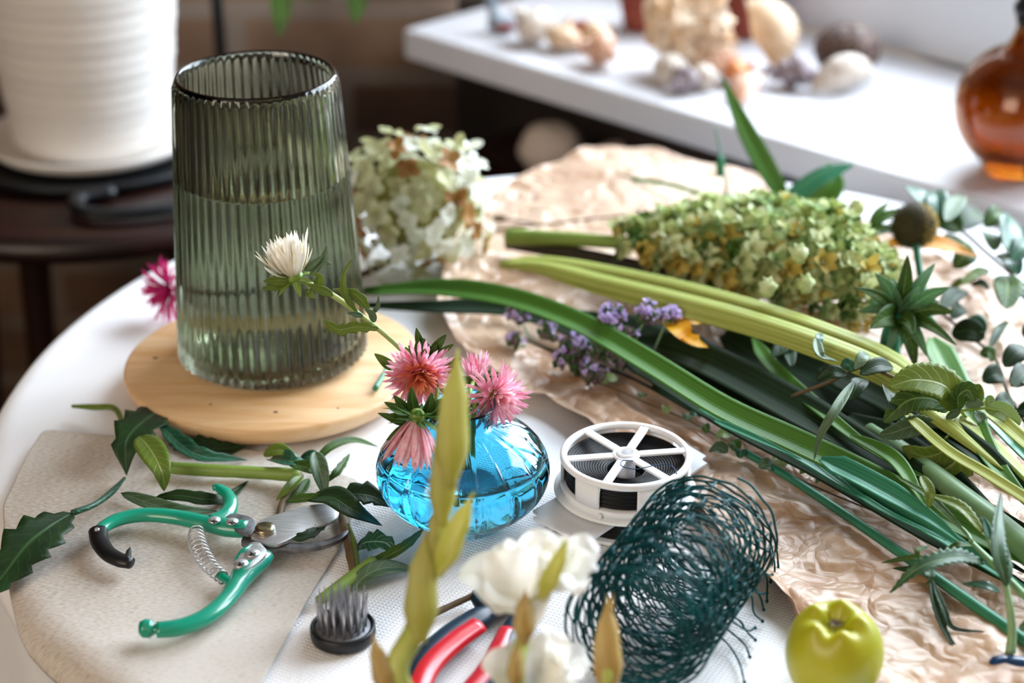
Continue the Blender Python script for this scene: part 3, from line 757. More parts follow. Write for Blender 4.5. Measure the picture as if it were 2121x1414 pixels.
for (x, y, r, hh) in ((444, 1079, 13, .0135), (481, 1082, 13, .0145)):
    o = disc('screw', x, y, r, hh+.001, .0016, M['steel'], .0008)
    mb = MB(); c = G(x, y, hh+.0034); box(mb, c, (.0040, .0007, .0005)); box(mb, c, (.0007, .0040, .0005)); mb.build('cross_slot', M['black_rubber'], o)
for (x, y) in ((523, 1147), (499, 1168)):
    o = disc('screw', x, y, 15, .0142, .0012, M['steel'], .0010)
    mb = MB(); c = G(x, y, .0162); R = Matrix.Rotation(.7, 3, 'Z'); box(mb, c, (.0046, .0007, .0005), R); box(mb, c, (.0007, .0046, .0005), R); mb.build('cross_slot', M['black_rubber'], o)
# shank plate in the lower handle
flatplate('lower_shank', [(540, 1128), (552, 1150), (515, 1182), (487, 1180), (496, 1155), (520, 1128)], .0125, .0018, M['steel'])
# spring
path, _ = cr([G(x, y, .009) for x, y in ((408, 1100), (408, 1122), (420, 1152), (440, 1178), (464, 1198))], 241)
turns = 13; hp = []
for i, p in enumerate(path):
    tt = i/240; tg = (path[min(i+1, 240)]-path[max(i-1, 0)]).normalized(); s = tg.cross(UP).normalized(); u2 = s.cross(tg)
    r = wpx(17.5)*(.72+.28*math.sin(PI*min(1, tt*1.15+.12))**.6) if tt < .95 else wpx(12)
    a = tt*turns*2*PI; q = p + s*math.cos(a)*r + u2*math.sin(a)*r; q.z = max(q.z, LZ+.001); hp.append(q)
mb = MB(); tube(mb, hp, .0006, 6, seg=720); mb.build('coil_spring', M['steel'], t)
mb = MB(); tube(mb, [G(455, 1190, .009), G(474, 1203, .009), G(486, 1208, .009)], [.0028, .0028, .0028], 12); mb.build('spring_peg', gp, t)
mb = MB(); tube(mb, [G(487, 1158, .012), G(505, 1140, .014), G(522, 1127, .014)], [.0012, .0022, .0008], 8, flat=.6); mb.build('stop_lug', gp, t)
mb = MB(); c = G(201, 1098, .0148); lathe(mb, [(.0, 0), (.0016, 0), (.0016, .0012), (.0008, .0014), (0, .0010)], c, 16); mb.build('rivet', M['steel'], t)
# ================================================================== red handled pliers
PLZ = .0035
t = thing('pliers', 'red and dark blue handled pliers lying on the embossed paper', 'pliers', P(1010, 1290, PLZ))
m_red = mat('red_grip', '#c4101f', '#d0182a', 30, rough=.32, coat=.3); m_navy = mat('navy_grip', '#10202f', '#14283c', 30, rough=.4)
def grip(c, w_, hz, name, dxy):
    mb = MB(); tube(mb, [P(x, y, .010) for x, y in c], [wpx(v, (950, 1330)) for v in w_], 16, flat=.75); g = mb.build(name, m_navy, t)
    mb = MB(); tube(mb, [P(x+dxy[0], y+dxy[1], hz) for x, y in c[1:]], [wpx(v*.82, (950, 1330)) for v in w_[1:]], 16, flat=.62); mb.build('red_grip_pad', m_red, g); return g
grip([(1010, 1268), (985, 1285), (935, 1320), (890, 1362), (868, 1400), (855, 1450), (850, 1480)], [24, 30, 33, 34, 33, 32, 22], .0130, 'grip', (4, 10))
grip([(1082, 1275), (1066, 1300), (1048, 1340), (1022, 1385), (990, 1425), (965, 1470), (955, 1490)], [20, 25, 28, 29, 29, 28, 20], .0125, 'grip', (-14, 6))
mb = MB(); tube(mb, [P(x, y, .009) for x, y in ((1000, 1275), (1030, 1262), (1060, 1250), (1095, 1226), (1130, 1200))], [wpx(v, (950, 1330)) for v in (18, 24, 30, 24, 10)], 14, flat=.55); mb.build('jaws', M['dark_steel'], t)
mb = MB(); tube(mb, [P(x, y, .0088) for x, y in ((1098, 1270), (1075, 1262), (1060, 1250), (1050, 1240))], [wpx(v, (950, 1330)) for v in (16, 22, 24, 16)], 12, flat=.5); mb.build('neck', M['dark_steel'], t)
mb = MB(); lathe(mb, [(0, 0), (.004, 0), (.004, .002), (0, .0026)], P(1060, 1250, .0152), 20); mb.build('pivot_bolt', m_brass, t)
# dark stop on the near handle
mb = MB(); tube(mb, [P(x, y, .011) for x, y in ((1008, 1262), (990, 1240), (985, 1226))], [wpx(v, (950, 1330)) for v in (22, 16, 9)], 12, flat=.8); mb.build('finger_guard', m_navy, t)
# ================================================================== green wire netting roll
A0 = P(1338, 1293, .046); A1 = P(1452, 1122, .046); A0.z = A1.z = TZ+.0470
ax = (A1-A0).normalized(); A0 = A0 - ax*.008; A1 = A1 + ax*.004; LEN = (A1-A0).length
ux = ax.cross(UP).normalized(); uz = ux.cross(ax)
hexw = .0215
mb_out = MB(); random.seed(3)
WR = 6.0; 
def spiral(s, v):
    """s: angle along the roll, v: distance along the axis"""
    fr = s/(2*PI*WR)
    r = .0205 + .0215*fr**.75
    r *= 1 + .05*math.sin(s*1.0+v*20) + .03*noise.noise(Vector((s*.35, v*14, 1))) + .04*math.sin(2*s+1)
    sh = .010*noise.noise(Vector((s*.25, 4, 7))) + .007*fr*math.sin(s*.9)
    off = Vector((0, 0, 0))
    p = A0 + ax*(v+sh) + ux*math.cos(s+1.2)*r*1.02 + uz*math.sin(s+1.2)*r*.98
    if p.z < TZ+.0045: p.z = TZ+.0045 + .001*random.random()
    return p
# arc length table for the spiral
tab = [0]; NS = 1600
for i in range(NS):
    r = .0205 + .0215*(i/NS)**.75; tab.append(tab[-1] + r*2*PI*WR/NS)
def s_of(l):
    lo, hi = 0, NS
    while hi-lo > 1:
        m = (lo+hi)//2
        if tab[m] < l: lo = m
        else: hi = m
    return 2*PI*WR*(lo + (l-tab[lo])/max(1e-9, tab[hi]-tab[lo]))/NS
rows = int(LEN/(hexw*.46)) ; cols_ = int(tab[-1]/hexw)
def node(i, j, k):
    """hexagon lattice: column i along the roll, row j along the axis, k = lower/upper node"""
    l = (i + (.5 if j % 2 else 0))*hexw; v = j*hexw*.46 + (.0026 if k else -.0026)*1.0
    l += random.Random(i*131+j*17+k).uniform(-1, 1)*.0010; v += random.Random(i*37+j*91+k*5).uniform(-1, 1)*.0008
    return l, v
def wire(mb, a, b, r=.00056):
    pts = []
    for q in range(4):
        f = q/3; l = a[0]+(b[0]-a[0])*f; v = a[1]+(b[1]-a[1])*f
        if 0 < l < tab[-1]: pts.append(spiral(s_of(l), v))
    if len(pts) > 1: tube(mb, pts, r, 5, seg=len(pts), cap=False)
for j in range(rows+1):
    for i in range(cols_):
        lo, hi = node(i, j, 0), node(i, j, 1)
        wire(mb_out, lo, hi, .00070)
        if j < rows:
            sh = 1 if j % 2 else 0
            wire(mb_out, hi, node(i+sh, j+1, 0)); wire(mb_out, hi, node(i+sh-1, j+1, 0))
for vv_ in (-.001, LEN*.33, LEN+.001):
    NP_ = 260; tube(mb_out, [spiral(2*PI*WR*(.02+.98*q/NP_), vv_+.0010*math.sin(q*1.9)) for q in range(NP_+1)], .0008, 5, seg=520, cap=False)
m_net = mat('green_coated_wire', '#00555a', '#00363a', 60, rough=.42, spec=.22)
t = thing('wire_netting_roll', 'loose roll of dark green hexagonal wire netting beside the quince', 'wire netting roll', A0*.5+A1*.5-Vector((0, 0, .047)))
mb_out.build('rolled_netting', m_net, t)
# frayed cut end hanging off on the side of the quince
mb = MB()
ends = [((1500, 1022), (1545, 1050), (1580, 1085), (1602, 1110), (1618, 1165)), ((1535, 1040), (1585, 1075), (1608, 1128), (1610, 1180)), ((1540, 1075), (1588, 1115), (1600, 1145), (1598, 1205)),
        ((1565, 1130), (1600, 1150), (1604, 1190)), ((1560, 1165), (1585, 1190), (1588, 1245)), ((1558, 1210), (1572, 1235), (1582, 1262)), ((1552, 1230), (1560, 1268), (1577, 1286)),
        ((1530, 1285), (1545, 1305), (1562, 1325)), ((1518, 1310), (1545, 1335), (1555, 1360)), ((1505, 1330), (1530, 1370), (1543, 1412)), ((1588, 1188), (1600, 1190)), ((1570, 1228), (1586, 1228)), ((1545, 1305), (1562, 1300))]
for e in ends:
    e = ((e[0][0]-38, e[0][1]-24),) + tuple(e)
    zs_ = [.052, .040, .028, .020, .014]
    hh = .060 - (e[0][1]-1020)*.00014
    pts = [P(x+random.uniform(-3, 3), y, max(.006, hh - .012*k)) for k, (x, y) in enumerate(e)]
    tube(mb, pts, .0006, 6, seg=len(pts)*5, wob=.4)
    ell(mb, pts[-1], (.0011, .0011, .0012), 8, 6)
mb.build('frayed_ends', m_net, t)
# ================================================================== twig beside the pliers
mb = MB(); tube(mb, [P(888, 1277, .008), P(930, 1256, .009), P(996, 1226, .012)], [.0021, .0020, .0020], 10, wob=.15)
tag(mb.build('cut_twig', M['stem_brown']), 'short brown cut twig resting against the pliers', 'twig')
# ================================================================== things on the window sill
SZ = TZ + .01
def S(px, py, h=0): return P(px, py, .01 + h)
def pot(cx, cy, r0, r1, h, label, mouldy=False):
    c = S(cx, cy); t = thing('terracotta_pot', label, 'plant pot', c, None)
    mb = MB(); lathe(mb, [(0, 0), (r0*.94, 0), (r0, .003), (r1, h-.018), (r1*1.0, h-.018), (r1*1.09, h-.016), (r1*1.10, h), (r1, h), (r1*.96, h-.02), (r0*.9, .01), (0, .01)], c, 48); mb.build('pot_body', M['terracotta'], t)
    mb = MB(); lathe(mb, [(0, h-.014), (r1*.96, h-.014), (r1*.95, h-.018), (0, h-.018)], c, 32); mb.build('soil', M['stem_dark'], t)
pot(1338, 58, .027, .036, .075, 'terracotta plant pot standing behind the frilly pale coral')
pot(1536, 70, .030, .043, .085, 'larger terracotta plant pot beside the pale scallop shells')
m_sh = [mat('shell_cream', '#d9c2a6', '#c29f7c', 90, rough=.45), mat('shell_pink', '#deb9a4', '#c48d6e', 110, rough=.4), mat('shell_white', '#dcd2c8', '#b8a798', 70, rough=.45), mat('shell_grey', '#9d8f94', '#6f6168', 90, rough=.4), mat('shell_orange', '#d58a55', '#c06e3a', 60, rough=.45), mat('shell_brown', '#9b5230', '#7d3c22', 60, rough=.5)]
def scallop(name, c, r, dirv, tiltv, m, label, cat='seashell', nrib=11, group=None, deep=.45):
    """fan shell: dome with radial ribs"""
    d = Vector(dirv).normalized(); n_ = Vector(tiltv).normalized(); s = n_.cross(d).normalized(); n_ = d.cross(s).normalized()
    vs = []; fs = []; A, B = 12, 40
    for i in range(A+1):
        rr = i/A
        for j in range(B+1):
            a = (j/B-.5)*PI*.92
            rib_ = 1 + .05*math.cos(j/B*nrib*2*PI)*rr
            x = math.sin(a)*rr*r*rib_; y = (math.cos(a)*rr*1.0)*r*rib_
            h = deep*r*math.sin(PI*min(1, (rr*.75+.10)))*math.cos(a*.8) + .02*r*math.cos(j/B*nrib*2*PI)*rr
            vs.append(Vector(c) + s*x + d*(y-r*.5) + n_*h)
    q = B+1
    fs = [(i*q+j, i*q+j+1, (i+1)*q+j+1, (i+1)*q+j) for i in range(A) for j in range(B)]
    mb = MB(); mb.add(vs, fs); lo = min(v.z for v in mb.v); mb.v = [v+Vector((0, 0, Vector(c).z-lo+.0022)) for v in mb.v]
    o = mb.build(name, m, solid=.002); return tag(o, label, cat, group)
def whelk(c, ln, r, dirv, m, label, cat='seashell', group=None, turns=4.5):
    """spiral shell lying on its side: whorls growing along the axis"""
    d = Vector(dirv).normalized(); mb = MB(); pts = []; rad = []
    s = d.cross(UP).normalized(); u_ = s.cross(d)
    N_ = 90
    for i in range(N_):
        t_ = i/(N_-1); k = t_**1.5; a = t_*turns*2*PI
        R_ = r*.55*k; pts.append(Vector(c) + d*(ln*(1-t_)**1.1) + s*math.cos(a)*R_ + u_*math.sin(a)*R_); rad.append(max(.0006, r*.62*k))
    tube(mb, pts, rad, 12, seg=200)
    tube(mb, [pts[-1], pts[-1]-d*ln*.12 + s*r*.2, pts[-1]-d*ln*.3], [r*.6, r*.5, r*.15], 12)
    lo = min(v.z for v in mb.v); mb.v = [v+Vector((0, 0, Vector(c).z-lo+.0004)) for v in mb.v]
    o = mb.build('seashell', m); return tag(o, label, cat, group)
whelk(S(1112, 92), .058, .024, (-.3, .3, .2), m_sh[2], 'pale ridged spiral shell next to the blue-grey bird ornament')
whelk(S(1172, 104), .032, .022, (.2, .1, 1.0), m_sh[0], 'beige knobbly shell standing under the rusty brown shell piece')
scallop('seashell', S(1205, 82, .012), .018, (.2, .2, 1), (.2, -1, .3), m_sh[5], 'rusty brown broken shell piece leaning on the beige shell')
whelk(S(1255, 138), .062, .020, (-.75, .55, .0), m_sh[1], 'peach pointed spiral shell lying near the front of the sill')
whelk(S(1228, 106), .048, .018, (.4, .6, .1), m_sh[0], 'cream spiral shell lying behind the peach pointed one')
# coral: frilly folded lobes
m_cor = mat('coral_tan', '#f0e0cc', '#d8b48c', 40, rough=.6, bump=.6, bscale=160)
mb = MB(); cc = S(1420, 150)
for k, (dx, dz, r, fl) in enumerate(((-.020, .052, .024, 0), (.012, .062, .026, 1), (.024, .040, .022, 2), (-.004, .030, .026, 3), (-.024, .024, .018, 4), (.030, .018, .020, 5), (.0, .012, .024, 6))):
    ct = cc + Vector((dx, .012*math.sin(k*2), dz)); vs = []; fs = []
    nn, mm_ = 30, 14
    ell(mb, ct, (r, r*.75, r*.8), 30, 20, nz=.55, ns=26)
    for q in range(3):
        a0_ = q*2.1+k; ps = [ct + Vector((math.cos(a0_+j*.35)*r*.9, -.3*r+math.sin(j*.8+k)*r*.3, math.sin(a0_+j*.35)*r*.85)) for j in range(7)]
        leaf(mb, ps, r*.7, full, nrm=(math.cos(a0_), -.6, math.sin(a0_)), wave=.5, seg=24)
lo = min(v.z for v in mb.v); mb.v = [v+Vector((0, 0, SZ+.0006-lo)) for v in mb.v]
tag(mb.build('coral_piece', m_cor), 'tall frilly cream and tan coral in front of the terracotta pots', 'coral')
scallop('seashell', S(1600, 132, .006), .048, (1, .1, .30), (-.15, -.8, .9), m_sh[0], 'large cream fan shell leaning towards the larger terracotta pot', nrib=15)
scallop('seashell', S(1480, 172), .028, (-.3, -.4, .8), (0, -1, .4), m_sh[1], 'small pinkish fan shell standing below the coral')
whelk(S(1385, 172), .042, .019, (.1, -.5, .3), m_sh[2], 'small white spiral shell at the foot of the coral', group=None)
whelk(S(1418, 192), .036, .015, (-.5, -.5, .0), m_sh[3], 'small grey spiral shell in front of the coral')
whelk(S(1455, 182), .038, .015, (.3, -.7, .3), m_sh[2], 'small white pointed shell between the grey one and the pink fan')
whelk(S(1520, 176), .034, .016, (.6, .2, .3), m_sh[4], 'small orange spiral shell lying beside the white shells')
scallop('seashell', S(1540, 205), .026, (-.6, .3, .2), (0, -.4, 1), m_sh[1], 'small pale pink fan shell lying flat nearest the sill edge', nrib=13)
whelk(S(1655, 182), .070, .019, (-.9, .1, .0), m_sh[3], 'long lilac grey shell lying in front of the large cream fan')
scallop('seashell', S(1735, 186, .0), .036, (-.2, .1, .9), (.1, -.8, .6), m_sh[2], 'white fan shell in front of the dark speckled urchin', nrib=17, deep=.6)
# urchin
m_ur, nt, b = new_mat('urchin_speckle'); N, L = nt.nodes.new, nt.links.new
tc = N('ShaderNodeTexCoord'); v_ = N('ShaderNodeTexVoronoi'); v_.inputs['Scale'].default_value = 260; L(tc.outputs['Object'], v_.inputs['Vector'])
r = N('ShaderNodeValToRGB'); r.color_ramp.elements[0].position = .25; r.color_ramp.elements[1].position = .5; r.color_ramp.elements[0].color = C('#86695b'); r.color_ramp.elements[1].color = C('#2a1712')
L(v_.outputs['Distance'], r.inputs[0]); L(r.outputs[0], b.inputs['Base Color']); b.inputs['Roughness'].default_value = .7
mb = MB(); uc = S(1752, 122, .022); ell(mb, uc, (.036, .034, .0300), 40, 24, fn=lambda a, q: 1+.03*math.cos(5*q)); lo = min(v.z for v in mb.v); mb.v = [v+Vector((0, 0, SZ+.0006-lo)) for v in mb.v]
tag(mb.build('sea_urchin_shell', m_ur), 'dark brown speckled sea urchin shell behind the white fan shell', 'sea urchin shell')
# bird ornament, blue grey and red
bc_ = S(1042, 68); t = thing('bird_ornament', 'small blue-grey bird ornament at the far end of the sill', 'ornament', bc_)
mb = MB(); ell(mb, bc_+Vector((0, 0, .010)), (.020, .011, .0095), 24, 14); tube(mb, [bc_+Vector((-.008, 0, .014)), bc_+Vector((-.012, 0, .026)), bc_+Vector((-.014, 0, .040))], [.008, .006, .0055], 12); ell(mb, bc_+Vector((-.015, 0, .042)), (.008, .0065, .0065), 16, 10)
mb.build('bird_body', mat('bird_bluegrey', '#5d6f7d', '#8b97a0', 120, rough=.6), t)
mb = MB(); ell(mb, bc_+Vector((.002, -.0085, .010)), (.013, .004, .005), 16, 10); mb.build('wing', mat('bird_red', '#8e4a49', rough=.6), t)
# amber bottle
ab = S(2100, 352); t = thing('amber_bottle', 'round amber glass bottle with a dark stopper on the sill', 'bottle', ab)
k_ = 1.33
pf = [(0, .0012), (.022, 0)] + [(.0475*math.cos(a), .0475+.0470*math.sin(a)) for a in [(-1.0+i*.17) for i in range(14)]]
pf += [(.0125, .0985), (.0105, .106), (.012, .111), (.012, .114), (.0085, .114)]
pf += [(.0085, .100)] + [(.0445*math.cos(a), .0475+.0440*math.sin(a)) for a in reversed([(-1.0+i*.17) for i in range(14)])] + [(0, .0085)]
pf = [(r*k_, z*k_) for r, z in pf]
mb = MB(); lathe(mb, pf, ab, 72); mb.build('glass_body', M['glass_amber'], t)
mb = MB(); lathe(mb, [(r*k_, z*k_) for r, z in [(0, .104), (.0080, .104), (.0084, .1144), (.0135, .1146), (.0145, .120), (.010, .128), (.006, .142), (0, .144)]], ab, 32); mb.build('stopper', m_iron, t)
# shelf and two pale stones in the dark space below the sill
sb = S0 + OUT*.09 + EDGE*.0; mb = MB(); quad_box(mb, sb, sb+EDGE*1.3, OUT*.118, TZ-.195, TZ-.165)
tag(mb.build('low_shelf', m_dkw, smooth=False), 'dark low shelf board under the window sill behind the table', 'shelf')
m_st = mat('pale_stone', '#c9b7a6', '#b8a592', 20, rough=.8)
for (px, py, d_, rx, lab) in ((1140, 325, 2.17, .038, 'pale rounded stone in the dark gap under the window sill'), (1268, 310, 2.09, .026, 'smaller pale stone nearest the lifted paper corner under the sill')):
    c = D(px, py, d_); mb = MB(); ell(mb, c, (rx, .030, .034), 28, 18, nz=.12, ns=14); lo = min(v.z for v in mb.v); mb.v = [v+Vector((0, 0, TZ-.1645-lo)) for v in mb.v]
    tag(mb.build('stone', m_st), lab, 'stone')
# dark pole by the back wall
t = thing('iron_plant_stand', 'thin dark iron pole standing by the brick wall behind the tall vase', 'plant stand', (-.352, 2.09, 0))
mb = MB(); tube(mb, [Vector((-.352, 2.09, .01)), Vector((-.352, 2.09, 1.5))], .007, 10, seg=3); tube(mb, [Vector((-.352, 2.09, 1.5)), Vector((-.33, 2.04, 1.56)), Vector((-.28, 1.96, 1.56)), Vector((-.262, 1.93, 1.52))], .005, 8); mb.build('pole', m_iron, t)
mb = MB(); lathe(mb, [(0, 0), (.043, 0), (.043, .008), (.01, .016), (0, .016)], (-.352, 2.092, .002), 32); mb.build('base', m_iron, t)
# ================================================================== asters in the blue vase
m_pet_pink = mat('petal_pink', '#f58fae', '#fccbd9', 260, rough=.55, transl=.45, sss=0)
m_pet_light = mat('petal_light_pink', '#fde0e6', '#f8b3c2', 260, rough=.55, transl=.45)
m_pet_salmon = mat('petal_salmon', '#f48d6c', '#fab592', 260, rough=.55, transl=.4)
m_pet_white = mat('petal_white', '#fbf6ec', '#f3e9d2', 120, rough=.55, transl=.3)
m_pet_mag = mat('petal_magenta', '#b0125e', '#c9307a', 120, rough=.55, transl=.25)
def frame(d):
    d = Vector(d).normalized(); x = d.orthogonal().normalized(); return d, x, d.cross(x)
def petals(mb, c, d, layers, wd, mi=0, jit=.2):
    """layers: (count, base angle from the axis, tip angle, length, start radius)"""
    d, x, y = frame(d)
    for (n, a0, a1, ln, r0) in layers:
        for k in range(n):
            ph = 2*PI*(k+random.uniform(-.35, .35))/n
            o = x*math.cos(ph) + y*math.sin(ph)
            A0_ = math.radians(a0*(1+random.uniform(-jit, jit))); A1_ = math.radians(a1*(1+random.uniform(-jit, jit))); l = ln*random.uniform(.82, 1.1)
            pts = [Vector(c) + o*r0]; m = 5
            for i in range(m):
                a = A0_ + (A1_-A0_)*i/(m-1); dr = d*math.cos(a) + o*math.sin(a) + y.cross(x)*0
                side = (x*-math.sin(ph) + y*math.cos(ph))*random.uniform(-.12, .12)
                pts.append(pts[-1] + (dr+side)*l/m)
            a = (A0_+A1_)/2; nn = d*math.sin(a) - o*math.cos(a)
            leaf(mb, pts, wd*random.uniform(.8, 1.15), lambda t: min(1, .45+t*1.2)*min(1, (1.0001-t)*5)**.6, nrm=nn, fold=.35, seg=7, cols=1, mi=mi)
def bracts(mb, c, d, n, ln, wd, a0=60, a1=100, r0=.004, rnd=.25, **kw):
    d, x, y = frame(d)
    for k in range(n):
        ph = 2*PI*(k+random.uniform(-.3, .3))/n; o = x*math.cos(ph)+y*math.sin(ph)
        A = math.radians(a0*random.uniform(1-rnd, 1+rnd)); B = math.radians(a1*random.uniform(1-rnd, 1+rnd)); l = ln*random.uniform(.65, 1.15)
        p = Vector(c)+o*r0; pts = [p]
        for i in range(4):
            a = A+(B-A)*i/3; pts.append(pts[-1] + (d*math.cos(a)+o*math.sin(a))*l/4)
        leaf(mb, pts, wd, lance, nrm=d*math.sin(A)-o*math.cos(A), seg=9, cols=2, **kw)
neck = Vector((BB.x, BB.y, BB.z+.083)); inside = Vector((BB.x, BB.y, BB.z+.02))
# white aster on its long stem
WC = D(604, 560, 1.145)
t = thing('white_aster', 'white aster on a long bent stem leaning out of the blue vase', 'flower', (BB.x, BB.y, BB.z+.083))
stem = [inside + Vector((-.004, 0, 0)), neck+Vector((-.006, 0, 0)), D(852, 745, 1.150), D(800, 695, 1.150), D(740, 648, 1.148), D(690, 612, 1.147), D(640, 588, 1.146), D(612, 572, 1.145)]
mb = MB(); tube(mb, stem, [.0017, .0017, .0017, .0017, .0017, .0019, .0021, .0026], 10); mb.build('stem', mat('stem_hairy', '#9aab62', '#b3bd7c', 60, rough=.6, bump=.4, bscale=1500), t)
axis = (D(590, 500, 1.135) - D(612, 575, 1.145)).normalized()
mb = MB(); petals(mb, D(607, 568, 1.145), axis, [(24, 40, 14, .0240, .005), (22, 30, 10, .0255, .004), (18, 20, 6, .0265, .003), (14, 10, 2, .026, .001), (7, 56, 34, .027, .005)], .0031); mb.build('petals', m_pet_white, t)
mb = MB(); ell(mb, D(609, 574, 1.145), (.0062, .006, .0055), 16, 10); mb.build('receptacle', M['stem'], t)
mb = MB(); bracts(mb, D(610, 576, 1.145), axis, 9, .014, .005, 95, 120); mb.build('bracts', M['leaf_olive'], t)
for pts, w_, m_, kw in (
    ([D(612, 578, 1.143), D(585, 580, 1.138), D(545, 582, 1.133)], 26, 'leaf_olive', {}), ([D(608, 580, 1.143), D(575, 592, 1.138), D(542, 597, 1.135)], 20, 'leaf_olive', {}),
    ([D(640, 575, 1.143), D(665, 540, 1.14), D(678, 508, 1.14)], 14, 'leaf_grey', {}), ([D(645, 572, 1.143), D(665, 545, 1.14), D(688, 547, 1.138)], 14, 'leaf_grey', {}),
    ([D(630, 560, 1.142), D(650, 545, 1.138), D(668, 530, 1.137)], 16, 'leaf_grey', {}),
    ([D(655, 600, 1.145), D(662, 575, 1.14), D(648, 565, 1.138)], 20, 'leaf_olive', {}), ([D(690, 612, 1.145), D(665, 600, 1.14), D(636, 588, 1.138)], 20, 'leaf_olive', {}),
    ([D(742, 650, 1.146), D(715, 610, 1.140), D(712, 570, 1.137), D(730, 532, 1.136)], 15, 'leaf_olive', dict(ser=.3, nser=5)),
    ([D(765, 640, 1.148), D(735, 610, 1.144), D(690, 598, 1.140)], 26, 'leaf_olive', dict(ser=.3, nser=4)),
    ([D(770, 650, 1.146), D(782, 635, 1.143), D(784, 612, 1.142)], 10, 'leaf_grey', {}),
    ([D(785, 681, 1.148), D(740, 676, 1.142), D(700, 682, 1.139), D(668, 662, 1.137)], 30, 'leaf_olive', dict(ser=.5, nser=5)),
    ([D(752, 655, 1.146), D(735, 650, 1.141), D(718, 648, 1.139)], 12, 'leaf_grey', {}), ([D(775, 668, 1.146), D(770, 650, 1.142), D(755, 640, 1.141)], 16, 'leaf_grey', {}),
    ([D(645, 600, 1.144), D(640, 606, 1.14), D(655, 618, 1.138)], 18, 'leaf_olive', {})):
    mb = MB(); pr_ = oval if kw.get('ser', 0) > .4 else lance
    leaf(mb, pts, W(w_, pts[0]), pr_, nrm=(0, -1, .3), **kw); mb.build('leaf', M[m_], t, solid=.0003)
def aster(name, label, c, axis, sz, m_out, m_in, layers, inner, stempts, nb=12, bl=.014, wd=.0019, bw=.0055):
    t = thing(name, label, 'flower', Vector(stempts[0]))
    mb = MB(); tube(mb, stempts, .0016, 8); mb.build('stem', M['stem'], t)
    mb = MB(); petals(mb, c, axis, [(n, a, b_, l*sz, r) for n, a, b_, l, r in layers], wd); mb.build('petals', m_out, t)
    if inner: mb = MB(); petals(mb, Vector(c)+Vector(axis).normalized()*.002, axis, [(n, a, b_, l*sz, r) for n, a, b_, l, r in inner], wd*.8); mb.build('inner_florets', m_in, t)
    mb = MB(); bracts(mb, Vector(c)-Vector(axis).normalized()*.0015, axis, nb, bl, bw, 95, 75); 
    bracts(mb, Vector(c)-Vector(axis).normalized()*.004, axis, nb-2, bl*.9, bw, 110, 120); mb.build('bracts', M['leaf_mid'], t)
    mb = MB(); ell(mb, Vector(c)-Vector(axis).normalized()*.003, (.0052, .0052, .0050), 14, 10); mb.build('receptacle', M['stem'], t)
    return t
c1 = D(868, 768, 1.122)
lay = [(32, 78, 108, .0195, .004), (32, 62, 86, .0195, .004), (30, 48, 62, .0180, .003), (28, 34, 34, .0165, .0025)]
inn = [(24, 46, 70, .0150, .002), (24, 26, 44, .0155, .002), (20, 12, 20, .0145, .001), (22, 60, 30, .0125, .003)]
aster('pink_aster', 'pink aster with salmon centre at the foot of the white aster stem', c1, Vector((.06, -.75, -.12)), 1.02, m_pet_pink, m_pet_salmon, lay, inn,
      [inside+Vector((0, .004, 0)), neck+Vector((-.002, .006, 0)), D(905, 800, 1.150), c1+Vector((0, .004, 0))], nb=12, bl=.0165, wd=.0026)
c2 = D(862, 872, 1.088)
lay2 = [(24, 40, 26, .0275, .0045), (24, 30, 18, .0285, .004), (20, 20, 10, .028, .003)]
inn2 = [(16, 14, 6, .0225, .002), (10, 6, 2, .021, .001)]
aster('pink_aster', 'pale pink half-closed aster drooping over the front of the blue vase', c2, Vector((-.18, -.35, -1.0)), 1.0, m_pet_light, m_pet_salmon, lay2, inn2,
      [inside+Vector((-.003, -.006, 0)), neck+Vector((-.006, -.006, 0)), D(905, 850, 1.11), c2], nb=12, bl=.018, wd=.0032)
c3 = D(1024, 818, 1.128)
aster('pink_aster', 'bright pink spiky aster resting against the shoulder of the blue vase', c3, Vector((.35, -.7, .12)), 1.0, m_pet_pink, m_pet_light,
      [(26, 78, 104, .0215, .004), (26, 60, 78, .020, .004), (24, 44, 52, .0180, .003)], [(26, 34, 26, .0150, .002), (20, 16, 10, .0145, .001)],
      [inside+Vector((.006, -.002, 0)), neck+Vector((.008, 0, 0)), c3-Vector((.004, -.008, .002))], nb=10, bl=.014, wd=.0023)
c4 = D(985, 782, 1.165)
aster('pink_aster', 'small pink aster pointing up behind the spiky pink one', c4, Vector((.05, -.1, 1)), .9, m_pet_pink, m_pet_light,
      [(24, 38, 20, .0185, .003), (20, 24, 10, .018, .002)], [], [inside+Vector((.004, .006, 0)), neck+Vector((.004, .006, 0)), c4], nb=7, bl=.010, wd=.0017)
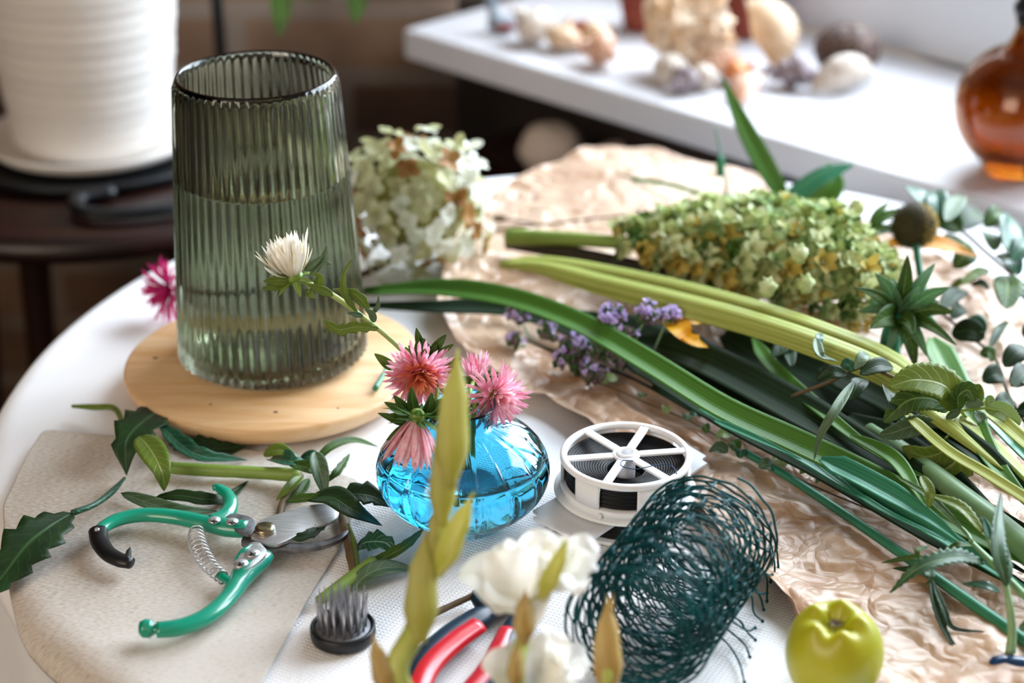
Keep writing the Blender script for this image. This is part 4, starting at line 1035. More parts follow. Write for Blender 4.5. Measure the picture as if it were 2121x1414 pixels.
# extra foliage around the flower heads
t = thing('aster_sprig', 'leafy green aster sprig between the pink flowers in the blue vase', 'sprig', neck)
mb = MB(); tube(mb, [inside+Vector((-.006, .002, 0)), neck+Vector((-.004, -.004, 0)), D(900, 870, 1.112), D(905, 800, 1.118), D(880, 740, 1.128)], .0013, 8); mb.build('stem', M['stem'], t)
for a, b_, w_ in (((882, 735), (862, 678), 20), ((885, 735), (878, 700), 22), ((892, 735), (925, 692), 20), ((900, 745), (940, 712), 16), ((895, 742), (905, 712), 18), ((870, 745), (845, 715), 16), ((915, 765), (955, 742), 20), ((818, 765), (775, 732), 22), ((840, 765), (792, 755), 16),
                  ((850, 860), (815, 818), 22), ((855, 870), (795, 832), 22), ((845, 880), (782, 855), 18), ((848, 885), (800, 912), 22), ((860, 860), (853, 800), 24), ((880, 865), (895, 812), 24), ((890, 865), (935, 820), 26), ((840, 868), (803, 858), 14), ((905, 880), (925, 900), 20), ((908, 900), (930, 870), 16), ((925, 765), (948, 770), 18), ((1000, 800), (1032, 770), 10), ((990, 830), (1012, 850), 16)):
    dd = 1.095 if a[1] > 790 and a[0] < 950 else 1.125
    p0, p1 = D(a[0], a[1], dd+.004), D(b_[0], b_[1], dd-.004); mid = (p0+p1)/2 + Vector((random.uniform(-.001, .001), -.002, .002))
    mb = MB(); leaf(mb, [p0, mid, p1], W(w_, p0), lance, nrm=Vector((random.uniform(-.4, .4), -1, .5)), fold=.3); mb.build('leaf', M[random.choice(['leaf_mid', 'leaf_mid', 'leaf_olive'])], t, solid=.0003)
# magenta flower behind the tall vase
c5 = P(356, 600, .026)
t = thing('magenta_aster', 'magenta aster lying on the cloth behind the tall ribbed vase', 'flower', c5-Vector((0, 0, .02)))
mb = MB(); petals(mb, c5, Vector((-.6, -.6, .1)), [(26, 70, 95, .026, .004), (24, 50, 65, .025, .003), (20, 25, 30, .022, .002)], .0032); mb.build('petals', m_pet_mag, t)
mb = MB(); tube(mb, [c5, c5+Vector((.03, .03, -.012)), c5+Vector((.11, .05, -.020))], .0018, 8); mb.build('stem', M['stem_dark'], t)
# ================================================================== hydrangea
HC = P(862, 432, .055)
t = thing('dried_hydrangea', 'cream and green drying hydrangea head lying behind the tall vase', 'flower', HC-Vector((0, 0, .05)))
mh = [mat('hyd_cream', '#f4f5ea', '#e6ecd8', 60, rough=.6, transl=.3), mat('hyd_green', '#d6d8b0', '#b8b680', 60, rough=.6, transl=.3), mat('hyd_brown', '#b98a4c', '#94672f', 60, rough=.6, transl=.2)]
random.seed(11)
mb = MB(); NF = 175
for k in range(NF):
    z = 1-2*(k+.5)/NF; a = k*2.39996; rr = math.sqrt(1-z*z)
    d = Vector((rr*math.cos(a), rr*math.sin(a), z)); 
    if d.z < -.75: continue
    c = HC + Vector((d.x*.060, d.y*.060, d.z*.062))*random.uniform(.78, 1.12); _, x, y = frame(d + Vector((random.uniform(-.7, .7), random.uniform(-.7, .7), random.uniform(-.5, .6))))
    mi = 0 if random.random() < .60 else (1 if random.random() < .68 else 2)
    if d.x < -.2 and mi == 0 and random.random() < .6: mi = 1
    r0 = random.uniform(.0105, .0140); a0 = random.uniform(0, 2)
    for q in range(4):
        o = x*math.cos(a0+q*PI/2)+y*math.sin(a0+q*PI/2)
        leaf(mb, [c, c+o*r0*.55+d*.002, c+o*r0+d*random.uniform(-.001, .004)], r0*.82, oval, nrm=d, seg=7, cols=2, mi=mi, fold=.1)
mb.build('florets', mh, t)
mb = MB(); ell(mb, HC, (.040, .040, .042), 20, 14); mb.build('inner_head', mat('hyd_inner', '#8f8a4c', rough=.8), t)
mb = MB(); tube(mb, [HC-Vector((0, 0, .03)), HC+Vector((-.04, -.03, -.045)), HC+Vector((-.10, -.06, -.048))], [.003, .003, .003], 8); mb.build('stem', M['stem_brown'], t)
# ================================================================== leaf trimmings around the board and secateurs
def tleaf(pts, w_, m_, label, name='cut_leaf', prof=lance, cat='leaf', solid=.0004, group=None, petiole=None, **kw):
    ps = [P(*q) for q in pts]; mb = MB(); leaf(mb, ps, W(w_, ps[len(ps)//2]), prof, **kw)
    o = mb.build(name, M[m_], solid=solid); tag(o, label, cat, group)
    if petiole:
        mb = MB(); tube(mb, [P(*q) for q in petiole[0]], petiole[1], 8); mb.build('petiole', M[petiole[2]], o)
    return o
random.seed(5)
def lobed(t): return (max(0, math.sin(PI*min(1, t*1.02))))**.5*(.55+.45*math.sin(PI*t**.8))
tleaf([(150, 1062, .020), (105, 1090, .024), (55, 1130, .022), (0, 1200, .012), (-40, 1240, .008)], 125, 'leaf_dark', 'dark toothed leaf with a long twisted stalk at the linen edge', prof=lobed, ser=.42, nser=6, fold=.12,
      petiole=([(258, 990, .010), (232, 1018, .014), (195, 1045, .018), (150, 1062, .020)], [.0011, .0022, .0019, .0022], 'leaf_teal'))
tleaf([(345, 842, .014), (300, 870, .026), (262, 915, .026), (262, 985, .008)], 105, 'leaf_dark', 'dark deeply toothed leaf poking out beneath the wooden board', prof=lobed, ser=.45, nser=5, fold=.10,
      petiole=([(150, 841, .009), (195, 843, .012), (240, 848, .018), (262, 905, .024)], [.0014, .0024, .0022, .0015], 'leaf_olive'))
tleaf([(288, 902, .030), (312, 930, .032), (335, 975, .028), (340, 1018, .012)], 60, 'leaf_olive', 'dull green pointed leaf lying over the dark toothed one', fold=.2)
tleaf([(333, 878, .022), (372, 918, .020), (420, 945, .016), (512, 952, .008)], 42, 'leaf_teal', 'folded glossy leaf running along the board towards the stem', ser=.25, nser=5, fold=.5)
tleaf([(350, 915, .006), (400, 925, .010), (450, 930, .009), (508, 925, .007)], 62, 'leaf_dark', 'dark toothed leaf shape standing in for leaf shadow by the wooden board', ser=.45, nser=5, prof=lobed)  # dark blade added in place of the shadow around the glossy leaf
tleaf([(250, 1020, .010), (310, 1042, .011), (370, 1056, .014), (452, 1058, .010)], 34, 'leaf_grey', 'grey-green narrow leaf lying behind the upper secateurs handle', fold=.3)
tleaf([(320, 1030, .007), (370, 1026, .012), (430, 1034, .012), (470, 1030, .009), (514, 995, .007)], 34, 'leaf_dark', 'dark narrow leaf under the thumb rest of the secateurs', ser=.2, nser=5)
# thick cut stem with its leaves
t = thing('plant_cutting', 'thick yellow-green cut stem with leaves lying across the linen', 'stem', P(480, 975, .008))
mb = MB(); tube(mb, [P(348, 968, .013), P(420, 973, .013), P(520, 978, .013), P(622, 984, .013)], [.0040, .0042, .0043, .0046], 14, wob=.08); mb.build('stem', M['stem'], t)
for pts, w_, m_, kw in (([(545, 940, .016), (580, 932, .022), (615, 945, .020)], 34, 'leaf_olive', {}), ([(650, 965, .014), (680, 930, .022), (730, 912, .020), (785, 925, .010)], 20, 'leaf_mid', dict(fold=.5)),
                        ([(652, 935, .030), (660, 965, .026), (668, 1000, .018), (676, 1032, .010)], 36, 'leaf_grey', dict(fold=.5)), ([(672, 1000, .012), (700, 975, .018), (725, 938, .016)], 20, 'leaf_mid', dict(ser=.3, nser=4)),
                        ([(560, 950, .012), (600, 955, .022), (640, 960, .016)], 44, 'leaf_teal', dict(fold=.6)), ([(625, 985, .014), (600, 1010, .014), (572, 1035, .010)], 24, 'leaf_olive', dict(fold=.5)),
                        ([(620, 950, .016), (650, 945, .02), (672, 962, .014)], 30, 'leaf_teal', {}), ([(640, 990, .010), (620, 1020, .010), (590, 1040, .008)], 22, 'leaf_mid', {}), ([(600, 960, .02), (640, 970, .024), (670, 985, .012)], 30, 'leaf_mid', dict(fold=.4))):
    mb = MB(); ps = [P(*q) for q in pts]; leaf(mb, ps, W(w_, ps[1]), **kw); mb.build('leaf', M[m_], t, solid=.0004)
mb = MB(); tube(mb, [P(620, 984, .012), P(600, 1015, .010), P(585, 1045, .008), P(578, 1075, .008)], [.0035, .003, .0026, .0026], 10); mb.build('side_shoot', M['stem_brown'], t)
tleaf([(640, 1030, .012), (690, 1030, .026), (730, 1055, .028), (792, 1088, .012)], 60, 'leaf_dark', 'dark glossy leaf arching behind the secateurs blade', fold=.25)
tleaf([(590, 1038, .010), (640, 1032, .014), (700, 1030, .022)], 22, 'leaf_mid', 'thin green leaf reaching the thick cut stem from the blade', fold=.4)
tleaf([(700, 1032, .010), (735, 1022, .014), (775, 1028, .012), (808, 1050, .006)], 62, 'leaf_dark', 'dark toothed leaf beside the base of the blue vase', prof=lobed, ser=.4, nser=4)
tleaf([(588, 1112, .0165), (625, 1112, .017), (655, 1098, .017), (690, 1068, .015)], 26, 'leaf_dark', 'dark toothed leaf lying on the secateurs blade', ser=.4, nser=5)
t = thing('plant_cutting', 'brownish short cut stem standing at the tip of the secateurs', 'stem', P(722, 1130, .005))
mb = MB(); tube(mb, [P(707, 1060, .009), P(720, 1110, .010), P(735, 1190, .008)], [.0034, .0036, .0032], 12, wob=.15); mb.build('stem', M['stem_brown'], t)
mb = MB(); tube(mb, [P(722, 1085, .013), P(735, 1130, .012), P(742, 1180, .010)], [.0010, .0018, .0014], 8); mb.build('bark_strip', M['leaf_olive'], t)
t = thing('plant_cutting', 'bright green diagonally cut stem pointing at the pin frog', 'stem', P(715, 1205, .005))
mb = MB(); tube(mb, [P(662, 1243, .009), P(715, 1205, .011), P(775, 1162, .014)], [.0032, .0038, .0042], 14); mb.build('stem', M['stem'], t)
for pts, w_, m_, kw in (([(738, 1185, .012), (790, 1158, .014), (840, 1130, .016), (880, 1092, .012)], 26, 'leaf_mid', dict(ser=.2, nser=5, fold=.4)),
                        ([(738, 1130, .008), (765, 1122, .016), (800, 1125, .018), (818, 1150, .012)], 60, 'leaf_teal', dict(ser=.45, nser=4)),
                        ([(728, 1225, .006), (760, 1190, .014), (805, 1175, .014), (865, 1180, .006)], 40, 'leaf_grey', dict(fold=.3))):
    mb = MB(); ps = [P(*q) for q in pts]; leaf(mb, ps, W(w_, ps[1]), **kw); mb.build('leaf', M[m_], t, solid=.0004)
t = thing('plant_cutting', 'tiny cut stem lying on the board beside the tall vase', 'stem', P(785, 785, .023))
mb = MB(); tube(mb, [P(777, 805, .0265), P(792, 780, .0265), P(800, 760, .0265)], [.0022, .0018, .0014], 8); mb.build('stem', M['stem_teal'], t)
# ================================================================== gladiolus stalks close to the camera
m_bud = strapmat('bud_sheath', '#c2c05c', '#e3de9a', lines=8, transl=.5); m_bud2 = strapmat('bud_sheath_brown', '#bf984e', '#dcc88c', lines=8, transl=.35)
m_gw = mat('gladiolus_white', '#ffffff', '#fdfaf3', 40, rough=.5, transl=.5)
m_gst = mat('gladiolus_stem', '#aab654', '#c0c870', 40, rough=.4)
m_cer = mat('white_glaze', '#e8e4dc', rough=.3)
gb = Vector((0.005, .7400, TZ)); t = thing('flower_trough', 'low oval white dish at the front table edge holding the gladioli', 'dish', gb)
mb = MB(); lathe(mb, [(0, .001), (.62, .001), (.68, .004), (1.0, .030), (.97, .030), (.65, .008), (0, .007)], (0, 0, 0), 64)
mb.v = [gb + Vector((v.x*.078, v.y*.026, v.z)) for v in mb.v]; mb.build('dish_body', m_cer, t)
def bud(mb, a, b_, w_, mi=0, d0=.9, bulge=1.0, n=12):
    """closed pointed sheath: a swollen spindle from a to b"""
    p = [Vector(a), Vector(a).lerp(Vector(b_), .3), Vector(a).lerp(Vector(b_), .62), Vector(b_)]
    tube(mb, p, [w_*.22, w_*.5, w_*.40, w_*.03], n, mi=mi, flat=.75)
def gstalk(label, stem, rad, parts_, blossoms=()):
    b0 = stem[0]; t = thing('gladiolus', label, 'flower', b0)
    mb = MB(); tube(mb, stem, rad, 12); mb.build('stem', m_gst, t)
    for a, b_, w_, m_ in parts_:
        mb = MB(); bud(mb, a, b_, W(w_, a)); mb.build('bud', m_, t)
    for c, ax_, sz in blossoms:
        mb = MB(); d, x, y = frame(ax_)
        for k in range(6):
            ph = k*PI/3 + (.2 if k % 2 else 0); o = x*math.cos(ph)+y*math.sin(ph)
            q0 = Vector(c) - d*sz*.9
            op = 0.75 if k % 2 else 1.0
            leaf(mb, [q0, q0+d*sz*.55+o*sz*.25*op, q0+d*sz*1.15+o*sz*.62*op, q0+d*sz*1.45+o*sz*1.05*op, q0+d*sz*1.35+o*sz*1.35*op], sz*1.35, lambda t: max(.1, math.sin(PI*min(1, t*.93+.05))**.7), nrm=d*.6-o, wave=.22, seg=20, cols=5, fold=.05, curl=-.15)
        mb.build('blossom', m_gw, t)
    return t
dd = .905
gstalk('tall green gladiolus stalk with closed buds in front of the blue vase',
       [Vector((-.02, .738, TZ+.010)), D(826, 1414, .9), D(862, 1300, dd), D(892, 1180, dd), D(912, 1080, dd), D(932, 960, dd), D(945, 860, dd), D(950, 760, dd)],
       [.0050, .0062, .0060, .0050, .0036, .0028, .0020, .0008],
       [(D(930, 1010, dd-.004), D(948, 722, dd), 74, m_bud), (D(915, 1090, dd-.003), D(922, 850, dd), 60, m_bud), (D(905, 1190, dd-.004), D(982, 1018, dd-.01), 62, m_bud), (D(868, 1330, dd-.006), D(880, 1098, dd-.004), 74, m_bud), (D(895, 1180, dd-.003), D(905, 1030, dd), 34, m_bud), (D(802, 1440, .89), D(772, 1312, .90), 46, m_bud2)])
gstalk('gladiolus spike with open white blossoms in front of the pliers',
       [Vector((.008, .740, TZ+.010)), D(1070, 1414, .9), D(1082, 1330, dd), D(1105, 1250, dd), D(1140, 1180, dd), D(1172, 1120, dd)], [.0040, .0042, .0036, .0030, .0024, .0012],
       [(D(1085, 1330, dd-.012), D(1088, 1220, dd-.020), 66, m_bud2), (D(1120, 1240, dd-.014), D(1178, 1115, dd-.018), 46, m_bud), (D(1065, 1420, dd-.012), D(1072, 1330, dd-.018), 50, m_bud2)],
       [(D(1078, 1215, dd+.010), Vector((-.22, -.45, 1.0)), .0225), (D(1165, 1180, dd+.008), Vector((.25, -.3, 1.0)), .0165), (D(1100, 1400, dd+.004), Vector((.05, -.6, .8)), .0190), (D(1150, 1375, dd+.012), Vector((.5, -.1, .5)), .0150)])
gstalk('beige drying gladiolus bud in front of the wire netting',
       [Vector((.050, .744, TZ+.012)), D(1258, 1414, .9), D(1262, 1350, dd)], [.003, .0030, .0022],
       [(D(1262, 1440, dd-.004), D(1258, 1232, dd), 58, m_bud2), (D(1250, 1430, dd-.003), D(1238, 1290, dd), 34, m_bud2), (D(1258, 1310, dd-.002), D(1270, 1225, dd), 14, m_bud2)])
# ================================================================== the cut bunch on the brown paper
def blade(pts, w_, m_, label, prof=bladef, name='sword_leaf', cat='leaf', group=None, nrm=None, **kw):
    ps = [P(q[0], q[1], max(q[2], min(q[2]+.009, .022))) if q[2] < .5 else D(*q) for q in pts]; mb = MB(); leaf(mb, ps, W(w_, ps[len(ps)//2]), prof, seg=40, cols=4, nrm=nrm, **kw)
    return tag(mb.build(name, M[m_], solid=.0006), label, cat, group)
random.seed(21)
blade([(752, 604, .030), (900, 598, .034), (1050, 618, .040), (1200, 672, .046), (1350, 758, .050), (1500, 850, .050), (1650, 918, .046), (1800, 990, .040), (1960, 1075, .034), (2180, 1190, .030)], 60, 'blade', 'bright green sword leaf stretching from behind the vase across the paper', strap, fold=.35)
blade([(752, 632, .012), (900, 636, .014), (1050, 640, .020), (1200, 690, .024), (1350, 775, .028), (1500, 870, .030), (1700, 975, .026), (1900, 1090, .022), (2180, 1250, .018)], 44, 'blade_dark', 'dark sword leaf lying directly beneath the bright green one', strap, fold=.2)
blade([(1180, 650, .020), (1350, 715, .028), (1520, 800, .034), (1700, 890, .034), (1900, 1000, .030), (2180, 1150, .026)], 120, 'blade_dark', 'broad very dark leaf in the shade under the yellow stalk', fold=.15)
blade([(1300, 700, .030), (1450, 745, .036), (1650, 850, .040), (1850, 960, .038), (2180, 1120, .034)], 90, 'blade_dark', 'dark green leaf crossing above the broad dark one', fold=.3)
blade([(1560, 700, .036), (1600, 760, .040), (1700, 850, .044), (1820, 940, .042), (1960, 1010, .038)], 34, 'blade', 'thin olive leaf curving down under the yellow stalk', fold=.4)
blade([(1450, 845, .032), (1600, 905, .036), (1760, 1000, .034), (1950, 1110, .030), (2180, 1260, .026)], 60, 'blade_teal', 'blue-green sword leaf with a pale edge beside the olive stem', fold=.5)
blade([(1480, 870, .050), (1560, 905, .054), (1660, 950, .054)], 16, 'blade_teal', 'pale narrow leaf tip lying along the bright green sword leaf', fold=.4)
blade([(1700, 950, .046), (1800, 1000, .046), (1920, 1070, .044), (2000, 1130, .040)], 52, 'blade_teal', 'wide blue-green leaf tip close to the serrated leaves', fold=.5)
blade([(1690, 960, .036), (1820, 1050, .034), (1960, 1118, .032)], 14, 'blade_teal', 'thin pale leaf edge under the wide blue-green tip', fold=.3)
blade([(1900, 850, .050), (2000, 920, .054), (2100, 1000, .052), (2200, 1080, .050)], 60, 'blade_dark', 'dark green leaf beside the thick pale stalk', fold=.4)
blade([(1930, 700, .040), (1960, 760, .050), (2000, 850, .056), (2060, 960, .054), (2180, 1100, .050)], 66, 'blade', 'upright green leaf falling from the rosette towards the table edge', fold=.35)
blade([(1960, 760, .040), (2040, 850, .048), (2120, 940, .050), (2220, 1040, .048)], 40, 'blade_teal', 'blue-green leaf beside the upright green one', fold=.4)
blade([(1870, 850, .060), (1960, 930, .060), (2050, 985, .058), (2200, 1080, .052)], 26, 'blade_yellow', 'narrow pale yellow stalk leaf crossing above the dark leaves', strap)
blade([(2000, 820, .060), (2060, 860, .060), (2130, 920, .058), (2220, 990, .054)], 34, 'blade_yellow', 'narrow yellow-green leaf behind the toothed spray', strap)
blade([(1760, 900, .046), (1850, 950, .050), (1900, 1020, .050), (1925, 1060, .046)], 36, 'blade', 'short green pointed leaf bending down under the spray', lance, fold=.4)
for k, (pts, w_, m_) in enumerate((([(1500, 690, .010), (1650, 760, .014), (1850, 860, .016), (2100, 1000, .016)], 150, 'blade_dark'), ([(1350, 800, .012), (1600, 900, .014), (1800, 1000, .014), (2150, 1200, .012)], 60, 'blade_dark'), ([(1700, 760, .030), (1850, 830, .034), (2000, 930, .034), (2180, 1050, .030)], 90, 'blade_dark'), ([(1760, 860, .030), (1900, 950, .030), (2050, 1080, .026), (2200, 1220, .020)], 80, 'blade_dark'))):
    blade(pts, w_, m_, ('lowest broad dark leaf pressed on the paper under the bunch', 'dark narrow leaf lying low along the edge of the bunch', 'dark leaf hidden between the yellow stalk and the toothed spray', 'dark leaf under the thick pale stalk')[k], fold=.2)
# yellow ridged stalk: three grown-together straps
t = thing('gladiolus_stalk', 'long flat yellow-green ridged stalk crossing above the dark leaves', 'stalk', P(1500, 645, .02))
base = [(1035, 545, .030), (1120, 545, .036), (1250, 575, .046), (1400, 610, .056), (1550, 650, .064), (1700, 700, .068), (1850, 765, .066)]
for k, (off, w_, dz) in enumerate(((-22, 44, .002), (4, 44, .006), (26, 34, .001))):
    ps = [P(x, y+off*min(1, (x-1000)/300), z+dz) for x, y, z in base] + [P(1960, 860+off*.6, .060), P(2080, 960+off*.5, .055), P(2200, 1070, .05)]
    if k == 2: ps = ps[:-1]
    mb = MB(); leaf(mb, ps, W(w_, ps[3]), strap, seg=44, cols=4, fold=-.35); mb.build('ridge', M['blade_yellow'], t, solid=.0012)
t = thing('thick_stalk', 'thick pale green round stalk in the bunch near the table edge', 'stalk', P(1950, 1010, .02))
mb = MB(); tube(mb, [P(1800, 890, .034), P(1880, 945, .036), P(1970, 1015, .036), P(2080, 1100, .034), P(2200, 1200, .032)], [.005, .0072, .0082, .0088, .0088], 18); mb.build('stalk', M['stem_pale'], t)
t = thing('flower_cutting', 'long thin green stem lying along the edge of the brown paper', 'stem', P(1800, 1090, .01))
mb = MB(); tube(mb, [P(1545, 938, .018), P(1620, 980, .018), P(1720, 1045, .018), P(1880, 1155, .018), P(2000, 1240, .016), P(2100, 1310, .014), P(2180, 1370, .014)], [.0026, .0028, .0030, .0032, .0036, .0038, .0038], 10); mb.build('stem', M['stem_teal'], t)
# dark stem and green stem above
t = thing('amaranth_spike', 'large pale green amaranth spike lying across the bunch', 'flower', P(1560, 500, .03))
axp = [(1050, 490, .034), (1180, 495, .040), (1300, 503, .046), (1450, 505, .055), (1600, 505, .062), (1740, 515, .064), (1860, 530, .060)]
mb = MB(); tube(mb, [P(*q) for q in axp], [.0070, .0060, .0055, .005, .005, .004, .002], 12); mb.build('stem', M['stem'], t)
mb = MB(); tube(mb, [P(1052, 503, .024), P(1200, 528, .030), P(1350, 560, .034), P(1500, 590, .036), P(1650, 620, .036)], [.0055, .0065, .0068, .006, .003], 10); mb.build('side_stem', M['stem_dark'], t)
m_am = [mat('amaranth_light', '#e0e7bd', '#bccb88', 60, rough=.6, transl=.3), mat('amaranth_mid', '#8ea056', '#a4b468', 60, rough=.6, transl=.25), mat('amaranth_yellow', '#d2be68', '#b9a44c', 60, rough=.6, transl=.25), M['leaf_mid'], M['leaf_pale']]
axs, _ = cr([P(1270, 498, .046), P(1400, 505, .052), P(1520, 520, .054), P(1640, 540, .056), P(1760, 575, .054), P(1850, 610, .05)], 60)
rads = [.006, .016, .026, .036, .042, .046, .050, .052, .050, .042, .022]
random.seed(4); mb = MB()
for k in range(600):
    f = random.random()**.75; i = f*59; p = axs[int(i)]; j = f*10; R_ = rads[int(j)] + (rads[min(10, int(j)+1)]-rads[int(j)])*(j-int(j))
    a = random.uniform(-.35, PI+.35); u2 = Vector((0, math.cos(a), math.sin(a)))
    rr = R_*random.uniform(.68, 1.10); c = p + Vector((random.uniform(-.005, .005), u2.y*rr*1.2, u2.z*rr*.72))
    if c.z < TZ+.012: c.z = TZ+.012+random.random()*.006
    d = (u2 + Vector((.3, random.uniform(-.4, .4), random.uniform(-.1, .6)))).normalized(); _, x, y = frame(d)
    yl = max(0, -u2.y*.9 + (.4 if u2.z < .3 else 0))
    q = random.random()
    mi = 2 if q < .24*yl + .03 else (1 if q < .34 else (3 if q < .42 else (4 if q > .86 else 0)))
    n = random.choice((3, 4, 5)); r0 = random.uniform(.0090, .0150)
    for z_ in range(n):
        ph = z_*2*PI/n+random.random()*.6; o = x*math.cos(ph)+y*math.sin(ph)
        leaf(mb, [c, c+d*r0*.55+o*r0*.30, c+d*r0*.9+o*r0*.75], r0*.55, oval, nrm=d-o*.5, seg=5, cols=1, mi=mi, fold=.3)
for (px, py, dz) in ((1655, 525, .098), (1590, 595, .080), (1668, 588, .083), (1775, 430, .094)):
    c = P(px, py, dz); ell(mb, c, (.0062, .0058, .0062), 14, 10, nz=.7, mi=0)
mb.build('flower_clusters', m_am, t)
mb = MB(); ell(mb, (axs[30]+axs[50])/2, (.050, .034, .026), 20, 12, nz=.3); ell(mb, axs[18], (.036, .020, .016), 16, 10, nz=.3); mb.build('inner_mass', m_am[1], t)
for pts, w_ in (([(1790, 480, .075), (1830, 450, .085), (1882, 432, .090)], 26), ([(1800, 470, .08), (1820, 440, .09), (1842, 418, .095)], 18), ([(1790, 500, .07), (1810, 475, .08), (1870, 470, .085)], 20)):
    mb = MB(); leaf(mb, [P(*q) for q in pts], W(w_, P(*pts[0])), lance); mb.build('leaf', M['leaf_mid'], t)
# rosette of narrow leaves
rc = P(1862, 655, .070); t = thing('leaf_rosette', 'green rosette of narrow pointed leaves below the orange petal', 'plant', rc-Vector((0, 0, .06)))
mb = MB(); tube(mb, [rc, P(1845, 700, .058), P(1850, 760, .040), P(1900, 850, .03)], [.006, .0072, .0075, .007], 10); mb.build('stem', M['stem_teal'], t)
random.seed(9)
for k, (dx, dy, w_) in enumerate(((18, -128, 34), (75, -110, 30), (105, -60, 34), (115, -8, 34), (95, 40, 30), (60, 85, 26), (35, 110, 34), (0, 70, 30), (-30, 90, 24), (-60, 25, 50), (-65, -30, 34), (-50, -90, 34), (-90, -60, 24), (-15, -80, 26), (45, -60, 30), (120, 60, 26), (85, -30, 30), (-85, -10, 28), (30, 40, 36))):
    e = D(1862+dx, 655+dy, dep(rc)-.02+.02*math.sin(k*2)); md = (rc+e)/2 + Vector((0, -.004, .006))
    mb = MB(); leaf(mb, [rc, md, e], W(w_, rc), lance, nrm=Vector((math.sin(k)*.3, -.8, .5)), fold=.3); mb.build('leaf', M['leaf_sage' if k % 3 else 'leaf_mid'], t, solid=.0004)
# coneflower
cf = P(1893, 468, .085); t = thing('coneflower', 'coneflower with a dark bristly centre and one orange petal', 'flower', cf-Vector((0, 0, .06)))
m_cone = mat('cone_dark', '#2b2a14', '#3b3515', 200, rough=.8); m_tip = mat('cone_yellow', '#b28d1c', '#8d7a1e', 200, rough=.7); m_or = strapmat('petal_orange', '#d98a1c', '#eeb04a', lines=8, transl=.35)
mb = MB(); ell(mb, cf, (.0165, .0165, .0175), 24, 16); mb.build('cone_core', m_cone, t)
mb = MB()
for k in range(420):
    z = 1-2*(k+.5)/420; a = k*2.39996; rr = math.sqrt(1-z*z); d = Vector((rr*math.cos(a), rr*math.sin(a), z)); p = cf + d*.0165
    x = d.orthogonal().normalized()*.0006; y = d.cross(x)
    mb.add([p+x, p+y, p-x, p-y, p+d*.0042], [(0, 1, 4), (1, 2, 4), (2, 3, 4), (3, 0, 4)], mi=(1 if d.x > .25 and random.random() < .9 else 0))
mb.build('bristles', [m_cone, m_tip], t)
mb = MB(); leaf(mb, [P(1815, 512, .060), P(1870, 500, .068), P(1950, 505, .066), P(2030, 532, .052)], W(42, cf), lambda t: min(1, .35+t*1.5)*min(1, (1.0001-t)*2.5)**.7, fold=.15); mb.build('petal', m_or, t)
mb = MB(); tube(mb, [cf, P(1905, 560, .06), P(1930, 680, .03)], [.003, .003, .003], 8); mb.build('stem', M['stem_teal'], t)
for pts, w_ in (([(1800, 490, .06), (1850, 478, .075), (1875, 490, .07)], 18), ([(1810, 520, .05), (1830, 540, .05), (1828, 570, .045)], 12), ([(1840, 500, .06), (1850, 530, .055), (1845, 560, .05)], 10)):
    mb = MB(); leaf(mb, [P(*q) for q in pts], W(w_, cf)); mb.build('sepal', M['leaf_teal'], t)
# yellow petals under the stalk
t = thing('yellow_flower', 'bright yellow petals peeping out under the yellow-green stalk', 'flower', P(1425, 690, .01))
m_y = mat('petal_yellow', '#e9a200', '#f2b81a', 60, rough=.5, transl=.3)
for a, b_, w_ in (((1385, 655), (1440, 715), 50), ((1400, 650), (1455, 670), 34), ((1410, 690), (1472, 722), 30)):
    mb = MB(); leaf(mb, [P(a[0], a[1], .045), P((a[0]+b_[0])/2, (a[1]+b_[1])/2, .052), P(b_[0], b_[1], .040)], W(w_, P(1420, 690, .03)), oval); mb.build('petal', m_y, t)
mb = MB(); tube(mb, [P(1385, 660, .04), P(1480, 720, .03), P(1600, 800, .03)], .0025, 8); mb.build('stem', M['stem_dark'], t)
# oregano
m_li = mat('lilac_petal', '#bda9e0', '#dccbf2', 120, rough=.5, transl=.3); m_li2 = mat('plum_calyx', '#6b5560', '#55583f', 120, rough=.6)
def oregano(label, heads, stem, main='stem_dark'):
    t = thing('oregano_sprig', label, 'herb sprig', P(*stem[0][:2], .006))
    mb = MB(); tube(mb, [P(*q) for q in stem], .0012, 8); mb.build('stem', M[main], t)
    for (px, py, z, r, n, side) in heads:
        c = P(px, py, z); mb = MB(); tube(mb, [c, P(px+side[0], py+side[1], max(.008, z-.022))], .0008, 6, mi=3)
        rr = W(r, c)
        for k in range(n):
            d = Vector((random.uniform(-1, 1), random.uniform(-1, .6), random.uniform(-.6, 1))).normalized(); p = c+d*rr*random.uniform(.3, 1)
            u_ = random.random()
            if d.z > .1 and u_ < (.7 if py < 672 and px > 1200 else .22):
                _, x, y = frame(d)
                for q in range(3):
                    o = x*math.cos(q*2.1)+y*math.sin(q*2.1); leaf(mb, [p, p+d*.0025+o*.0015, p+d*.0035+o*.0036], .0036, oval, nrm=d, seg=3, cols=1, mi=0)
            else: ell(mb, p, (.0019, .0019, .0027), 7, 5, mi=1 if u_ < .6 else 2)
        mb.build('flower_head', [m_li, m_li2, M['leaf_dark'], M['stem_pale']], t)
oregano('lilac oregano flower heads standing above the bright sword leaf', [(1268, 655, .055, 26, 60, (10, 55)), (1300, 690, .050, 16, 26, (10, 40)), (1340, 650, .060, 24, 60, (-30, 70)), (1385, 655, .056, 18, 34, (-30, 70))], [(1330, 760, .02), (1420, 800, .026), (1550, 860, .03)])
